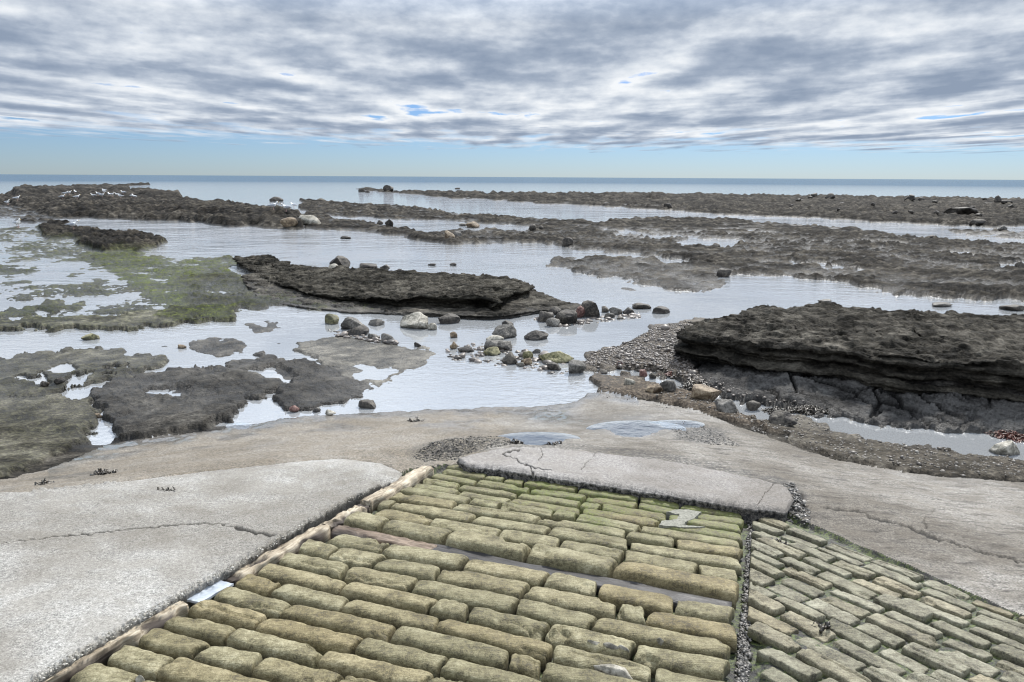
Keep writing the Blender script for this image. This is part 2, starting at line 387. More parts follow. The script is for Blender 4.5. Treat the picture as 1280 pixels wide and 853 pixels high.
# ------------------------------------------------------------------ the ground sheet: fan-shaped grid, fine near the camera's view, out to the horizon
def steps(*segs):
    out = []
    for a, b, s in segs: out.append(np.arange(a, b - 1e-6, s))
    return np.concatenate(out)
gu = steps((-1500, -400, 60), (-400, -40, 8), (-40, 1320, 1.25), (1320, 1700, 8), (1700, 2800, 60))
ge = np.concatenate([[.5, .8, 1.2, 1.8, 2.6, 3.6, 4.6, 5.6], steps((6.5, 60, .42), (60, 130, .7), (130, 650, 1.2), (650, 1000, 8), (1000, 2600, 60))])
cu = steps((-1500, -400, 60), (-400, 1700, 9), (1700, 2801, 60)); ce = np.concatenate([[.5, 1, 2, 4, 8, 14], steps((20, 700, 6), (700, 1000, 20), (1000, 2601, 60))])
CU, CE = np.meshgrid(cu, ce, indexing='ij'); CV = vh(CU) + CE
zc = np.zeros(CU.shape)
for _ in range(16):
    q = on_plane(CU, CV, zc); zc = zc * .45 + .55 * base_z(q[..., 0], q[..., 1])
def bil(tab, u, e):
    i = np.clip(np.searchsorted(cu, u) - 1, 0, len(cu) - 2); j = np.clip(np.searchsorted(ce, e) - 1, 0, len(ce) - 2)
    fu = np.clip((u - cu[i]) / (cu[i + 1] - cu[i]), 0, 1); fe = np.clip((e - ce[j]) / (ce[j + 1] - ce[j]), 0, 1)
    return (tab[i, j] * (1 - fu) + tab[i + 1, j] * fu) * (1 - fe) + (tab[i, j + 1] * (1 - fu) + tab[i + 1, j + 1] * fu) * fe
U, E_ = np.meshgrid(gu, ge, indexing='ij'); V = vh(U) + E_
BZ = bil(zc, U, E_)
XYZ = on_plane(U, V, BZ); X = XYZ[..., 0]; Y = XYZ[..., 1]
DIST = np.hypot(X, Y)
cell = np.sqrt(np.maximum(np.abs(np.gradient(X, axis=0)), 1e-4) * np.maximum(np.hypot(np.gradient(X, axis=1), np.gradient(Y, axis=1)), 1e-4))

# rock texture: octaves that follow the local detail, stretched along the strike of the beds
SA = R(-52); sx_, sy_ = math.sin(-SA), math.cos(SA)
Xs = X * math.cos(SA) + Y * math.sin(SA); Ys = -X * math.sin(SA) + Y * math.cos(SA)   # Xs along strike
NR = np.zeros(X.shape); TW = np.zeros(X.shape)
for k in range(11):
    lam = 16.0 / 2 ** k
    w = lam ** .55 * sstep(1.8, 4.0, lam / cell) * (1 - sstep(28, 60, lam / cell))
    m = w > 1e-6
    if not m.any(): continue
    n = noise2(Xs[m] / lam * .42, Ys[m] / lam, 31 + k) * .75 + noise2(X[m] / lam, Y[m] / lam, 91 + k) * .6
    NR[m] += w[m] * n; TW[m] += w[m] ** 2
NR /= np.sqrt(np.maximum(TW, 1e-9)); NR *= .95
# warp for outlines
WU = fbm2(U / 30, V / 9, 5, 5, .52); WV = fbm2(U / 26, V / 7, 5, 55, .52)
aw = np.clip(E_ / 60, .18, 1)
Uw = U + WU * 11 * aw; Vw = V + WV * 6.0 * np.clip(E_ / 170, .05, 1)

REL = np.where(BZ > .04, -.015, -.10) - 0 * X                # height over the base: shallow water bottom
REL = -.10 + .085 * sstep(.01, .10, BZ)
REL = np.where(E_ < 30, np.maximum(-.13 - (30 - E_) * .04, -1.0), REL)
AT = {k: np.zeros(X.shape) for k in ('algae', 'sand', 'weed', 'smooth', 'shale', 'crack')}
def region(pts, z, amp=.05, feather=4, sharp=False, vw=2.0, **at):
    s = sdpoly(Uw, Vw, pts, vw)
    m = sstep(-feather, feather, s)
    zz = (z(s) if callable(z) else z) + amp * NR
    global REL
    REL = REL * (1 - m) + zz * m
    for k in AT:
        a = at.get(k, 0.0)
        AT[k] = AT[k] * (1 - m) + a * m
WATER = -.10
# left reef with the birds, its crest and its tail
region([(-1500, 262), (-300, 250), (0, 246), (15, 242), (30, 240), (75, 237), (112, 234.5), (135, 234.5), (163, 239), (200, 243.5), (222, 244), (230, 249), (285, 254.5), (305, 259), (345, 265), (378, 271), (378, 280), (372, 287), (350, 286),
        (318, 284), (276, 283), (234, 277.5), (215, 275.5), (143, 275), (104, 273), (67, 274), (34, 271), (0, 272), (-300, 268), (-1500, 300)], .34, .34, 3.5, weed=.75)
region([(15, 243), (30, 241), (75, 238), (112, 235.5), (135, 235.2), (163, 239.5), (160, 242), (110, 241), (60, 245), (20, 247)], .95, .3, 1.5, weed=.4)
region([(165, 240), (222, 244.5), (226, 250), (200, 249), (168, 246)], .8, .25, 2, weed=.4, sand=.1)
region([(120, 233.6), (150, 232), (186, 230.5), (187, 231.6), (150, 233.6), (125, 235.5)], .55, .2, .7, weed=.9)
region([(60, 262), (130, 259), (230, 262), (330, 272), (355, 279), (330, 281), (240, 272), (140, 270), (80, 269)], .55, .3, 4, weed=.9)
region([(-1500, 262), (-200, 258), (0, 255), (40, 262), (60, 268), (30, 272), (0, 273), (-300, 270), (-1500, 300)], .06, .14, 3, weed=.6)
# far right reef
region([(412, 232), (440, 235.2), (480, 238), (487, 236), (492, 238.2), (540, 239.5), (600, 240.5), (608, 243.2), (640, 241.5), (690, 241.5), (760, 242.5), (880, 243.5), (1000, 245.3), (1120, 246), (1280, 250), (1700, 258), (2800, 280),
        (2800, 330), (1700, 292), (1280, 284), (1180, 282), (1100, 278), (1040, 274), (1000, 272), (900, 268), (820, 262), (760, 259), (680, 255), (610, 250), (560, 248), (520, 244), (460, 239.5)], .24, .26, 2.6, weed=.72)
region([(1190, 288), (1280, 289), (1500, 300), (1500, 306), (1280, 300), (1200, 296)], .05, .1, 2, weed=.5)
# middle beds
region([(376, 250), (420, 253), (500, 258), (530, 261), (560, 266), (620, 271), (700, 276), (760, 278), (790, 273), (850, 273), (900, 275), (960, 279), (1040, 284), (1110, 293), (1190, 302), (1280, 306), (1700, 330), (2800, 400),
        (2800, 640), (1700, 400), (1280, 377), (1200, 373), (1130, 371), (1060, 355), (1000, 346), (920, 344), (880, 338), (850, 324), (720, 312), (690, 305), (640, 305), (570, 306), (540, 304), (500, 296), (440, 290), (400, 288), (380, 285), (376, 270)], .115, .10, 4, weed=.6)
region([(690, 323), (760, 322), (850, 324), (900, 338), (912, 342), (900, 352), (905, 362), (880, 366), (830, 363), (790, 352), (740, 345), (680, 331)], .07, .07, 4, weed=.45)
region([(740, 345), (800, 352), (840, 366), (900, 367), (900, 380), (820, 378), (760, 362)], -.03, .05, 5, weed=.3)
region([(800, 283), (1000, 290), (1280, 315), (1280, 345), (1100, 335), (950, 325), (850, 310), (760, 300)], .09, .11, 10, weed=.8)
# pools inside the middle beds
for pts in ([(398, 270), (440, 276.5), (460, 280), (490, 284), (520, 290), (552, 292), (562, 288), (660, 289), (663, 283), (600, 279.5), (540, 275), (500, 276.5), (470, 273), (430, 271)],
            [(845, 301), (880, 298), (925, 300), (932, 307), (900, 311), (850, 310)], [(800, 290), (815, 292), (840, 296), (830, 299), (800, 295)],
            [(990, 327), (1040, 331), (1090, 337), (1080, 339), (1030, 336), (985, 331)], [(770, 288), (810, 291), (806, 296), (770, 294)],
            [(1245, 330), (1290, 328), (1290, 337), (1255, 337)], [(832, 322), (870, 328), (890, 332), (860, 333), (820, 327)],
            [(1190, 315), (1240, 320), (1260, 324), (1230, 323), (1190, 318)]):
    region(pts, -.06, .04, 1.5)
# low dark bed at left, its weedy skirt and the flats before it
region([(0, 285), (60, 281), (120, 290), (207, 302), (196, 312), (165, 320), (290, 321), (340, 345), (345, 372), (335, 382), (295, 388), (200, 395), (0, 398), (-400, 400), (-400, 300)], .005, .055, 4, weed=.35, algae=.35)
region([(45, 286), (75, 281.5), (97, 283), (115, 288), (135, 290), (165, 292.5), (190, 297), (205, 301.5), (197, 311), (160, 315), (125, 316), (105, 308), (60, 300)], .22, .14, 2.2, weed=1)
region([(100, 322), (150, 314), (195, 314), (165, 321), (220, 326), (290, 324), (335, 345), (330, 366), (290, 382), (220, 388), (180, 372), (150, 350), (110, 335)], .03, .055, 7, weed=.2, algae=.95)
region([(10, 255), (80, 278), (82, 280), (20, 280)], .03, .05, 2, weed=.8)
region([(-40, 300), (90, 298), (120, 330), (150, 352), (130, 372), (60, 370), (-40, 366)], .0, .06, 8, weed=.3, algae=.45)
region([(225, 352), (290, 340), (345, 350), (420, 370), (520, 392), (440, 393), (345, 383), (296, 392), (230, 390)], .05, .06, 14, weed=.6, algae=.35)
region([(280, 336), (310, 336), (330, 343), (318, 347), (290, 343)], WATER, .03, 2)
region([(330, 349), (365, 349), (360, 355), (335, 354)], WATER, .02, 1.5)
region([(398, 348), (425, 348), (425, 354), (402, 354)], WATER, .02, 1.5)
region([(-40, 383), (60, 371), (140, 371), (165, 378), (110, 384), (60, 394), (-40, 402)], -.05, .05, 3)
region([(-400, 396), (0, 391), (60, 378), (105, 377), (110, 384), (50, 392), (0, 399), (-400, 410)], .05, .05, 3, algae=.5)
region([(-400, 404), (0, 402), (60, 400), (150, 399), (200, 390), (260, 385), (294, 386), (296, 398), (285, 402), (235, 404), (205, 411), (150, 414), (60, 412), (0, 416), (-400, 420)], .085, .03, 3, smooth=.35, algae=.5)
region([(200, 390), (250, 384), (294, 386), (296, 397), (280, 402), (225, 404), (195, 400)], .10, .04, 4, algae=.85)
# water channel and the patchy flats
region([(-40, 420), (0, 418), (200, 414), (240, 406), (300, 402), (345, 382), (430, 394), (500, 402), (560, 405), (640, 410), (620, 440), (545, 442), (430, 420), (395, 420), (365, 430), (300, 445), (240, 450), (213, 447), (165, 442), (130, 436), (60, 440), (-40, 446)], -.026, .042, 4)
region([(308, 404), (345, 402), (360, 410), (335, 416), (318, 413)], .015, .03, 5, smooth=.3)
region([(235, 428), (270, 425), (310, 430), (305, 440), (262, 446), (240, 438)], .012, .04, 6, smooth=.2)
region([(-400, 452), (0, 447), (60, 441), (110, 438), (150, 437), (165, 443), (213, 448), (200, 460), (170, 468), (130, 478), (90, 486), (70, 494), (0, 501), (-400, 512)], .046, .05, 5, smooth=.3, algae=.25)
for pts in ([(20, 472), (55, 468), (60, 478), (45, 484), (25, 478)], [(88, 470), (118, 468), (112, 478), (90, 484), (78, 490), (84, 480)], [(130, 462), (160, 456), (155, 464), (135, 468)], [(70, 458), (95, 457), (88, 465), (62, 465)]):
    region(pts, -.05, .02, 2)
region([(110, 492), (150, 472), (230, 462), (300, 459), (350, 474), (366, 482), (330, 496), (300, 506), (290, 522), (200, 547), (148, 548), (135, 522), (116, 502)], .050, .042, 5, smooth=.25, shale=.35)
region([(185, 486), (240, 484), (235, 494), (180, 500)], -.012, .022, 4, shale=.3)
region([(-400, 512), (0, 502), (62, 494), (108, 500), (122, 512), (122, 530), (108, 548), (60, 572), (0, 596), (-400, 640)], .045, .03, 5, smooth=.4, algae=.3)
region([(282, 456), (330, 442), (345, 450), (400, 454), (440, 470), (470, 488), (455, 498), (400, 511), (370, 514), (335, 502), (355, 484)], .042, .042, 4, shale=.3, smooth=.1)
region([(296, 462), (345, 458), (370, 470), (365, 482), (345, 474)], -.03, .03, 4)
region([(365, 430), (395, 422), (430, 421), (500, 430), (546, 441), (540, 452), (515, 465), (480, 480), (475, 488), (450, 480), (415, 460), (372, 440)], lambda s: .022 + .0 * s, .012, 5, smooth=1)
region([(418, 452), (455, 458), (500, 462), (480, 474), (450, 478), (430, 466)], -.004, .008, 5, smooth=.9)
# blue pool in front of the apron
region([(395, 514), (440, 502), (480, 487), (520, 465), (548, 450), (600, 446), (640, 458), (690, 464), (715, 470), (742, 490), (720, 502), (640, 509), (560, 509), (480, 514), (430, 520)], -.07, .01, 4, smooth=.6)
# shingle spit, sand and the shale shelf under the right ledge
region([(716, 464), (738, 444), (790, 426), (815, 410), (870, 400), (960, 400), (960, 450), (890, 486), (860, 480), (840, 470), (800, 464), (770, 459), (730, 468)], .05, .03, 4, sand=.75, smooth=.1)
region([(838, 438), (870, 420), (1280, 400), (1700, 420), (1700, 600), (1280, 552), (1249, 543), (1170, 541), (1112, 537), (1014, 519), (967, 514), (885, 488), (862, 455)], lambda s: .035 + np.clip(s, 0, 60) * .0038, .012, 8, shale=1)
region([(735, 471), (780, 468), (800, 474), (840, 487), (870, 495), (910, 512), (980, 545), (870, 514), (800, 499), (750, 489)], .05, .012, 3, sand=.9)
region([(716, 466), (770, 460), (810, 463), (852, 475), (850, 491), (812, 480), (780, 468), (735, 471)], -.05, .015, 2)
region([(880, 487), (930, 499), (990, 514), (962, 521), (912, 506)], -.05, .015, 2)
region([(940, 528), (1000, 522), (1100, 548), (1170, 560), (1280, 574), (1700, 610), (1700, 640), (1280, 601), (1150, 592), (1050, 575)], .04, .028, 3, sand=.4, smooth=.4)
region([(1000, 521), (1060, 528), (1100, 536), (1170, 543), (1290, 546), (1290, 572), (1290, 578), (1230, 573), (1170, 564), (1100, 554), (1040, 541)], -.10, .02, 3)
pl = (np.floor((REL + .018 * NR) / .03) + .5) * .03
REL = REL * (1 - .75 * AT['shale']) + pl * .75 * AT['shale']
# rough relief at the scale the eye resolves, on rock only
latc = np.abs(np.gradient(X, axis=0))
rl = np.zeros(X.shape); 
for kk, lam_c in ((0, 3.2), (1, 6.5), (2, 13.0)):
    lv = np.round(np.log2(np.maximum(latc * lam_c, .02))); lam = 2.0 ** lv
    rl += noise2(Xs / lam, Ys / lam * .5, 401 + kk) * (1, 1.2, 1.1)[kk]
rockm = sstep(-.03, .02, REL) * (1 - AT['sand']) * (1 - .75 * AT['smooth']) * sstep(11, 24, DIST)
REL = REL + rockm * (1 - AT['shale']) * np.clip(latc, .004, .14) * rl * (.9 + .9 * AT['weed'])
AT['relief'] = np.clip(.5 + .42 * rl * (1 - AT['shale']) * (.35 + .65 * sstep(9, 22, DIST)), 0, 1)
# cracks of the shelf
cw = worley(Xs * 1.5, Ys * 2.6, 3); cw = np.minimum(cw, worley(Xs * .7 + 3, Ys * 1.4, 9) * 1.4)
ck = (1 - sstep(.03, .10, cw + .04 * NR)) * AT['shale'] * sstep(-.3, .3, fbm2(X * .8, Y * .8, 3, 77) + .25)
AT['crack'] = np.maximum(AT['crack'], ck); REL = REL - ck * .05

# ------------------------------------------------------------------ concrete apron, sett bed (same sheet, other zones)
AP = [(-1500, 800), (-400, 655), (0, 599), (40, 592), (75, 580), (130, 556), (190, 546), (290, 534), (370, 520), (440, 516), (560, 510), (620, 508), (720, 502), (735, 489), (760, 489), (800, 499), (870, 513), (960, 546), (1050, 576), (1150, 593), (1280, 602), (1700, 650), (2800, 760), (2800, 3200), (-1500, 3200)]
sa = sdpoly(U + WU * 3, V + WV * 2, AP, 1.5, 60)
ma = sstep(-3, 2.5, sa)
SETT = [(508, 588), (560, 581), (620, 583), (760, 604), (930, 629), (980, 642), (1280, 771), (1700, 940), (2800, 1500), (2800, 3200), (-1200, 3200), (-200, 1010), (60, 853)]
ss_ = sdpoly(U, V, SETT, 1.0, 60)
ap_n = .010 * fbm2(X * 1.6, Y * 1.6, 4, 12) + .006 * fbm2(X * 7, Y * 7, 3, 13)
PUD = [((795, 537), (42, 7.5), .012), ((672, 549), (36, 6), .05), ((300, 533), (12, 3), .008), ((845, 531), (24, 4), .008)]
PUDZ = []; PUDW = []
for (a, b), (ru, rv), dp in PUD:
    d = np.hypot((U + WU * 4 - a) / ru, (V + WV * 1.5 - b) / rv)
    pw = 1 - sstep(.55, 1.3, d); pi_ = int(np.argmin(abs(gu - a))); pj_ = int(np.argmin(abs(ge - (b - vh(a))))); PUDZ.append(BZ[pi_, pj_]); PUDW.append((pw, BZ[pi_, pj_] - dp))
brown = sstep(0, 30, 640 - U + WU * 40) * sstep(-8, 10, sa)
streak = sstep(-30, 60, U + WU * 30 - 760) * (1 - sstep(0, 26, V - (655 + (U - 1000) * .33)))
wet = sstep(.2, 1, 1 - np.hypot((U - 690) / 75, (V - 522) / 20)) + sstep(.2, 1, 1 - np.hypot((U - 790) / 120, (V - 532) / 26)) * .7 + (1 - sstep(0, 24, sa + WU * 9)) * .9 * (U < 800) * (U > 60)
wet = np.clip(wet + .7 * sstep(.0, .5, fbm2(X * 1.1, Y * 1.5, 4, 41)) * (.35 + .65 * brown) * (1 - sstep(20, 60, sa)), 0, 1)
grit = sstep(.1, .5, 1 - np.hypot((U + WU * 12 - 878) / 52, (V - 543) / 16)) + sstep(.1, .6, 1 - np.hypot((U + WU * 8 - 770) / 62, (V - 487 - (U - 770) * .28) / 8)) + \
       sstep(.2, .8, 1 - np.hypot((U + WU * 8 - 992) / 24, (V - 628) / 32)) * 1.1 + (1 - sstep(2, 7, dline(U + WU * 6, V + WV * 3, [(640, 556), (720, 559), (830, 571), (900, 585), (985, 606)]))) * .7 + \
       sstep(0, .5, 1 - np.hypot((U + WU * 15 - 565) / 70, (V - 560 + (U - 565) * .12) / 17)) * .8
grit = np.clip(grit, 0, 1)
def cracks(lines):
    c = np.zeros(U.shape)
    ju = fbm2(U / 9, V / 9, 3, 71) * 3.0; jv = fbm2(U / 9, V / 9, 3, 72) * 2.0
    for pts, w in lines:
        w = w * np.clip(.62 + .7 * fbm2(U / 26, V / 26, 2, 74), .12, 1.2); c = np.maximum(c, 1 - sstep(w * .45, w * 1.15, dline(U + ju, V + jv, pts)))
    return c
ck_ap = cracks([([(1000, 634), (1040, 636), (1072, 639), (1090, 648), (1130, 658), (1172, 673), (1230, 690), (1290, 706)], 2.3), ([(1168, 637), (1155, 650), (1158, 662)], 1.0), ([(990, 610), (1004, 622), (1003, 634)], 3.0)])
mound = sstep(0, .7, 1 - np.hypot((U + WU * 10 - 565) / 62, (V - 561 + (U - 565) * .14) / 15))
mound_n = mound * (.035 + .045 * fbm2(X * 14, Y * 14, 4, 19))
rub = sstep(.2, .8, 1 - np.hypot((U + WU * 8 - 992) / 24, (V - 632) / 28))
z_ap = ap_n - ck_ap * .015 + np.maximum(mound_n, 0) + rub * .03 * fbm2(X * 16, Y * 16, 3, 29)
RELF = REL * (1 - ma) + z_ap * ma
ms = sstep(-1.2, .8, ss_)
RELF = RELF * (1 - ms) + (-.060 + .030 * sstep(.10, .16, X * PH[0] + Y * PH[1]) + .009 * fbm2(X * 12, Y * 12, 3, 15)) * ms
Z = BZ + RELF
Z = np.where(E_ < 6, -1.2, Z)
for pw, pz in PUDW: Z = Z * (1 - pw) + (pz + .002 * fbm2(X * 9, Y * 9, 3, 66)) * pw
LS = [(-400, 690), (-100, 630), (0, 613), (100, 603), (200, 592), (300, 580.5), (380, 573), (430, 570), (478, 576), (503, 587), (498, 596), (440, 622), (400, 645), (350, 672), (300, 705), (230, 742), (150, 787), (85, 825), (40, 851), (-60, 905), (-500, 1160)]
MS = [(572, 573), (600, 563), (640, 556.5), (690, 557.5), (720, 560.5), (770, 566), (830, 572.5), (900, 586), (950, 597), (984, 606), (993, 622), (982, 638), (930, 631.5), (850, 619), (760, 604.5), (700, 596), (660, 590), (620, 583), (585, 581)]
Z = Z - .10 * sstep(3, 9, sdpoly(U, V, LS, 1.0, 60))
# slab and sett ground plane relation
zone = np.zeros(U.shape, int)
zone[sa > 0] = 1
zone[ss_ > -1.6] = 2
LREEF = sdpoly(Uw, Vw, [(-1500, 262), (-300, 250), (0, 245), (15, 241), (75, 236), (112, 233), (125, 231), (190, 229), (190, 233), (163, 238), (222, 243), (230, 248), (305, 258), (378, 270), (380, 280), (372, 288), (318, 285), (234, 278), (143, 276), (67, 275), (0, 273), (-300, 271), (-1500, 302)], 2) > 0
RREEF = sdpoly(Uw, Vw, [(405, 231), (440, 234), (480, 236), (600, 239), (760, 241.5), (1000, 244), (1280, 249), (1700, 256), (2800, 278), (2800, 332), (1700, 294), (1280, 285), (1180, 283), (1100, 279), (1000, 273), (820, 263), (680, 256), (560, 249), (460, 241)], 2) > 0
zone[(zone == 0) & LREEF] = 3
zone[(zone == 0) & RREEF] = 4
ALLQ = grid_quads(len(gu), len(ge))
FZ = zone.ravel()[ALLQ[:, 0]]
VERT = np.stack([X, Y, Z], -1).reshape(-1, 3)
def snap(verts, sd):
    s = np.where(np.abs(sd) < 2.6, sd, 0); gx, gy = np.gradient(sd, axis=0) / np.gradient(U, axis=0), np.gradient(sd, axis=1) / np.gradient(V, axis=1)
    nn = np.maximum(gx ** 2 + gy ** 2, .2); du, dv = np.clip(-s * gx / nn, -2, 2), np.clip(-s * gy / nn, -2, 2)
    inner = (s != 0) & (sd < 1.15)
    v = verts.reshape(U.shape + (3,)); o = v.copy()
    dU = np.gradient(v, axis=0) / np.gradient(U, axis=0)[..., None]; dV = np.gradient(v, axis=1) / np.gradient(V, axis=1)[..., None]
    o[inner] += (dU * du[..., None] + dV * dv[..., None])[inner]
    return o.reshape(-1, 3)
def sub_sheet(name, mask, mat, atts, verts=VERT, skirt=0.0):
    q = ALLQ[mask]; idx, inv = np.unique(q, return_inverse=True); inv = inv.reshape(q.shape)
    v = verts[idx]; f = inv
    n0 = len(v); amap = idx
    if skirt:
        e = np.concatenate([f[:, [0, 1]], f[:, [1, 2]], f[:, [2, 3]], f[:, [3, 0]]])
        key = np.sort(e, 1); _, first, cnt = np.unique(key[:, 0] * (n0 + 1) + key[:, 1], return_index=True, return_counts=True)
        be = e[first[cnt == 1]]
        bv = np.unique(be); mp = np.full(n0, -1); mp[bv] = n0 + np.arange(len(bv))
        lo = v[bv].copy(); lo[:, 2] -= skirt
        v = np.concatenate([v, lo]); amap = np.concatenate([idx, idx[bv]])
        sk = np.stack([be[:, 1], be[:, 0], mp[be[:, 0]], mp[be[:, 1]]], -1)
        f = np.concatenate([f, sk])
    f = f[:, ::-1]
    o = mesh_np(name, v, f.ravel(), np.full(len(f), 4), mat)
    for k, a in atts.items(): attr(o, k, a.ravel()[amap])
    return o
tag(sub_sheet('foreshore', FZ == 0, M_REEF, AT), kind='structure')
tag(sub_sheet('reef', FZ == 3, M_REEF, AT), 'long dark reef reaching out to sea at left with white birds on it', 'reef', kind='structure')
tag(sub_sheet('reef', FZ == 4, M_REEF, AT), 'long flat weedy reef along the sea edge at right', 'reef', kind='structure')
tag(sub_sheet('concrete_apron', FZ == 1, M_APRON, dict(brown=brown * .65, streak=streak, wet=wet, grit=grit, crack=ck_ap)), kind='structure')
t = NT('wet black grit'); p = t.pos(); n1 = t.noise(p, 50, 4, .7); n2 = t.noise(p, 9, 3, .6)
c = t.ramp(n1, [(.42, (.003, .003, .0025)), (.54, (.012, .011, .009)), (.66, (.05, .046, .036))])
c = t.mix(t.math('MULTIPLY', t.rng(n2, .38, .50), t.rng(n1, .36, .54)), c, t.ramp(n1, [(.4, (.014, .022, .004)), (.6, (.07, .092, .018))]))
M_BED = t.out(c, .6, t.bump(n1, .015, .9))
tag(sub_sheet('sett_bedding', FZ == 2, M_BED, {}), kind='structure')
def z_at(u, v):                              # ground height at a photo position
    i = int(np.argmin(abs(gu - u))); j = int(np.argmin(abs(ge - (v - vh(u)))))
    return VERT[i * len(ge) + j]

# left slab and thin middle slab: raised plates with their own edges
def cracks_at(u, v, lines):
    c = np.zeros(u.shape); ju = fbm2(u / 9, v / 9, 3, 71) * 3.0; jv = fbm2(u / 9, v / 9, 3, 72) * 2.0
    for pts, w in lines:
        w = w * np.clip(.75 + .7 * fbm2(u / 26, v / 26, 2, 74), .2, 1.3); c = np.maximum(c, 1 - sstep(w * .45, w * 1.15, dline(u + ju, v + jv, pts)))
    return c
def slab(name, pts, off, mat, lines, label, spine, thick, N, rings, hmod, jit=1.2, gritf=None):
    P = np.array(pts, float); PP = np.r_[P, P[:1]]
    cum = np.r_[0, np.cumsum(np.linalg.norm(np.diff(PP, axis=0), axis=1))]
    # denser where it is seen
    s = np.linspace(0, cum[-1], N, endpoint=False)
    O = np.stack([np.interp(s, cum, PP[:, k]) for k in (0, 1)], -1)
    O += jit * np.stack([fbm2(O[:, 0] / 9, O[:, 1] / 9, 4, 3, .6), fbm2(O[:, 0] / 9, O[:, 1] / 9, 4, 4, .6) * .7], -1)
    S0, S1 = np.array(spine[0], float), np.array(spine[1], float); d = S1 - S0
    tt = np.clip((O - S0) @ d / (d @ d), 0, 1); Q = S0 + tt[:, None] * d
    k = np.ones(41) / 41; Q = np.stack([np.convolve(np.r_[Q[-20:, j], Q[:, j], Q[:20, j]], k, 'valid') for j in (0, 1)], -1)
    f = np.linspace(0, 1, rings) ** 1.0
    UV = O[:, None, :] * (1 - f)[None, :, None] + Q[:, None, :] * f[None, :, None]
    u, v = UV[..., 0], UV[..., 1]; ck = cracks_at(u, v, lines)
    edge_d = f[None, :] * np.linalg.norm(Q - O, axis=1)[:, None]
    w = on_slip(u, v, off); h = hmod(u, v, w, edge_d) - ck * .013 - .010 * (1 - sstep(0, 2.2, edge_d)) ** 2
    w[..., 2] += h
    rows_ = [np.concatenate([w[:, 0, :2], w[:, 0, 2:] - thick * q], -1)[:, None, :] for q in (1, .66, .33, .1)]
    jf = fbm2(s[:, None] / 6, np.arange(4)[None, :] * 3.1, 3, 5) * .012
    nrm = w[:, 0, :2] - w[:, 3, :2]; nrm /= np.linalg.norm(nrm, axis=1)[:, None] + 1e-9
    for i_, r_ in enumerate(rows_): r_[:, 0, :2] += nrm * (jf[:, i_] - .015 * (i_ < 3))[:, None]
    Vt = np.concatenate(rows_ + [w], 1); nr = Vt.shape[1]
    q = grid_quads(N, nr, True)
    o = mesh_np(name, Vt.reshape(-1, 3), q.ravel(), np.full(len(q), 4), mat)
    import bmesh
    bm = bmesh.new(); bm.from_mesh(o.data); bmesh.ops.recalc_face_normals(bm, faces=bm.faces)
    top = sum(1 for fc in list(bm.faces)[::97] if fc.normal.z > .3) - sum(1 for fc in list(bm.faces)[::97] if fc.normal.z < -.3)
    if top < 0: bmesh.ops.reverse_faces(bm, faces=bm.faces)
    bm.to_mesh(o.data); bm.free()
    pad4 = np.zeros((N, 4))
    attr(o, 'crack', np.concatenate([pad4, ck], 1).ravel())
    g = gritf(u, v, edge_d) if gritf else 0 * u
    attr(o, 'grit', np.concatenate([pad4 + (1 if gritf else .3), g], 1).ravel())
    for a in ('brown', 'streak', 'wet'): attr(o, a, np.zeros(N * nr))
    return tag(o, label, 'concrete slab', kind='structure')
slab('concrete_slab', LS, .05, M_SLAB, [([(-40, 683), (0, 679), (87, 669), (175, 661), (220, 656), (254, 654), (280, 657), (297, 661)], .8), ([(295, 660), (310, 663), (341, 669)], 2.6)],
     'pale grey aggregate concrete slab with one long crack, left of the timber edging', ((-250, 850), (330, 612)), .16, 1500, 200,
     lambda u, v, w, e: .005 * fbm2(w[..., 0] * 2, w[..., 1] * 2, 3, 8) - .02 * (1 - sstep(0, 20, e)) * (v < 615 - u * .02) + .010 * (1 - sstep(1, 9, e)) * (v > 600) * (u > 40) * (1 + fbm2(u / 5, v / 5, 2, 6)))
slab('concrete_slab', MS, .075, M_MID, [([(651, 563), (628, 567), (645, 575), (662, 583), (666, 592)], .9), ([(662, 583), (690, 588)], .7), ([(748, 564), (737, 575), (726, 588)], .8), ([(968, 603), (955, 618), (948, 632)], .8), ([(672, 560), (680, 566), (672, 575)], .6)],
     'thin cracked grey concrete slab overhanging the lower end of the setts', ((610, 573), (975, 622)), .15, 1100, 50,
     lambda u, v, w, e: .004 * fbm2(w[..., 0] * 3, w[..., 1] * 3, 3, 18) - .012 * (1 - sstep(0, 4, e)), 1.6,
     lambda u, v, e: .45 * (1 - sstep(0, 4, e + 2 * fbm2(u / 6, v / 6, 3, 9))))

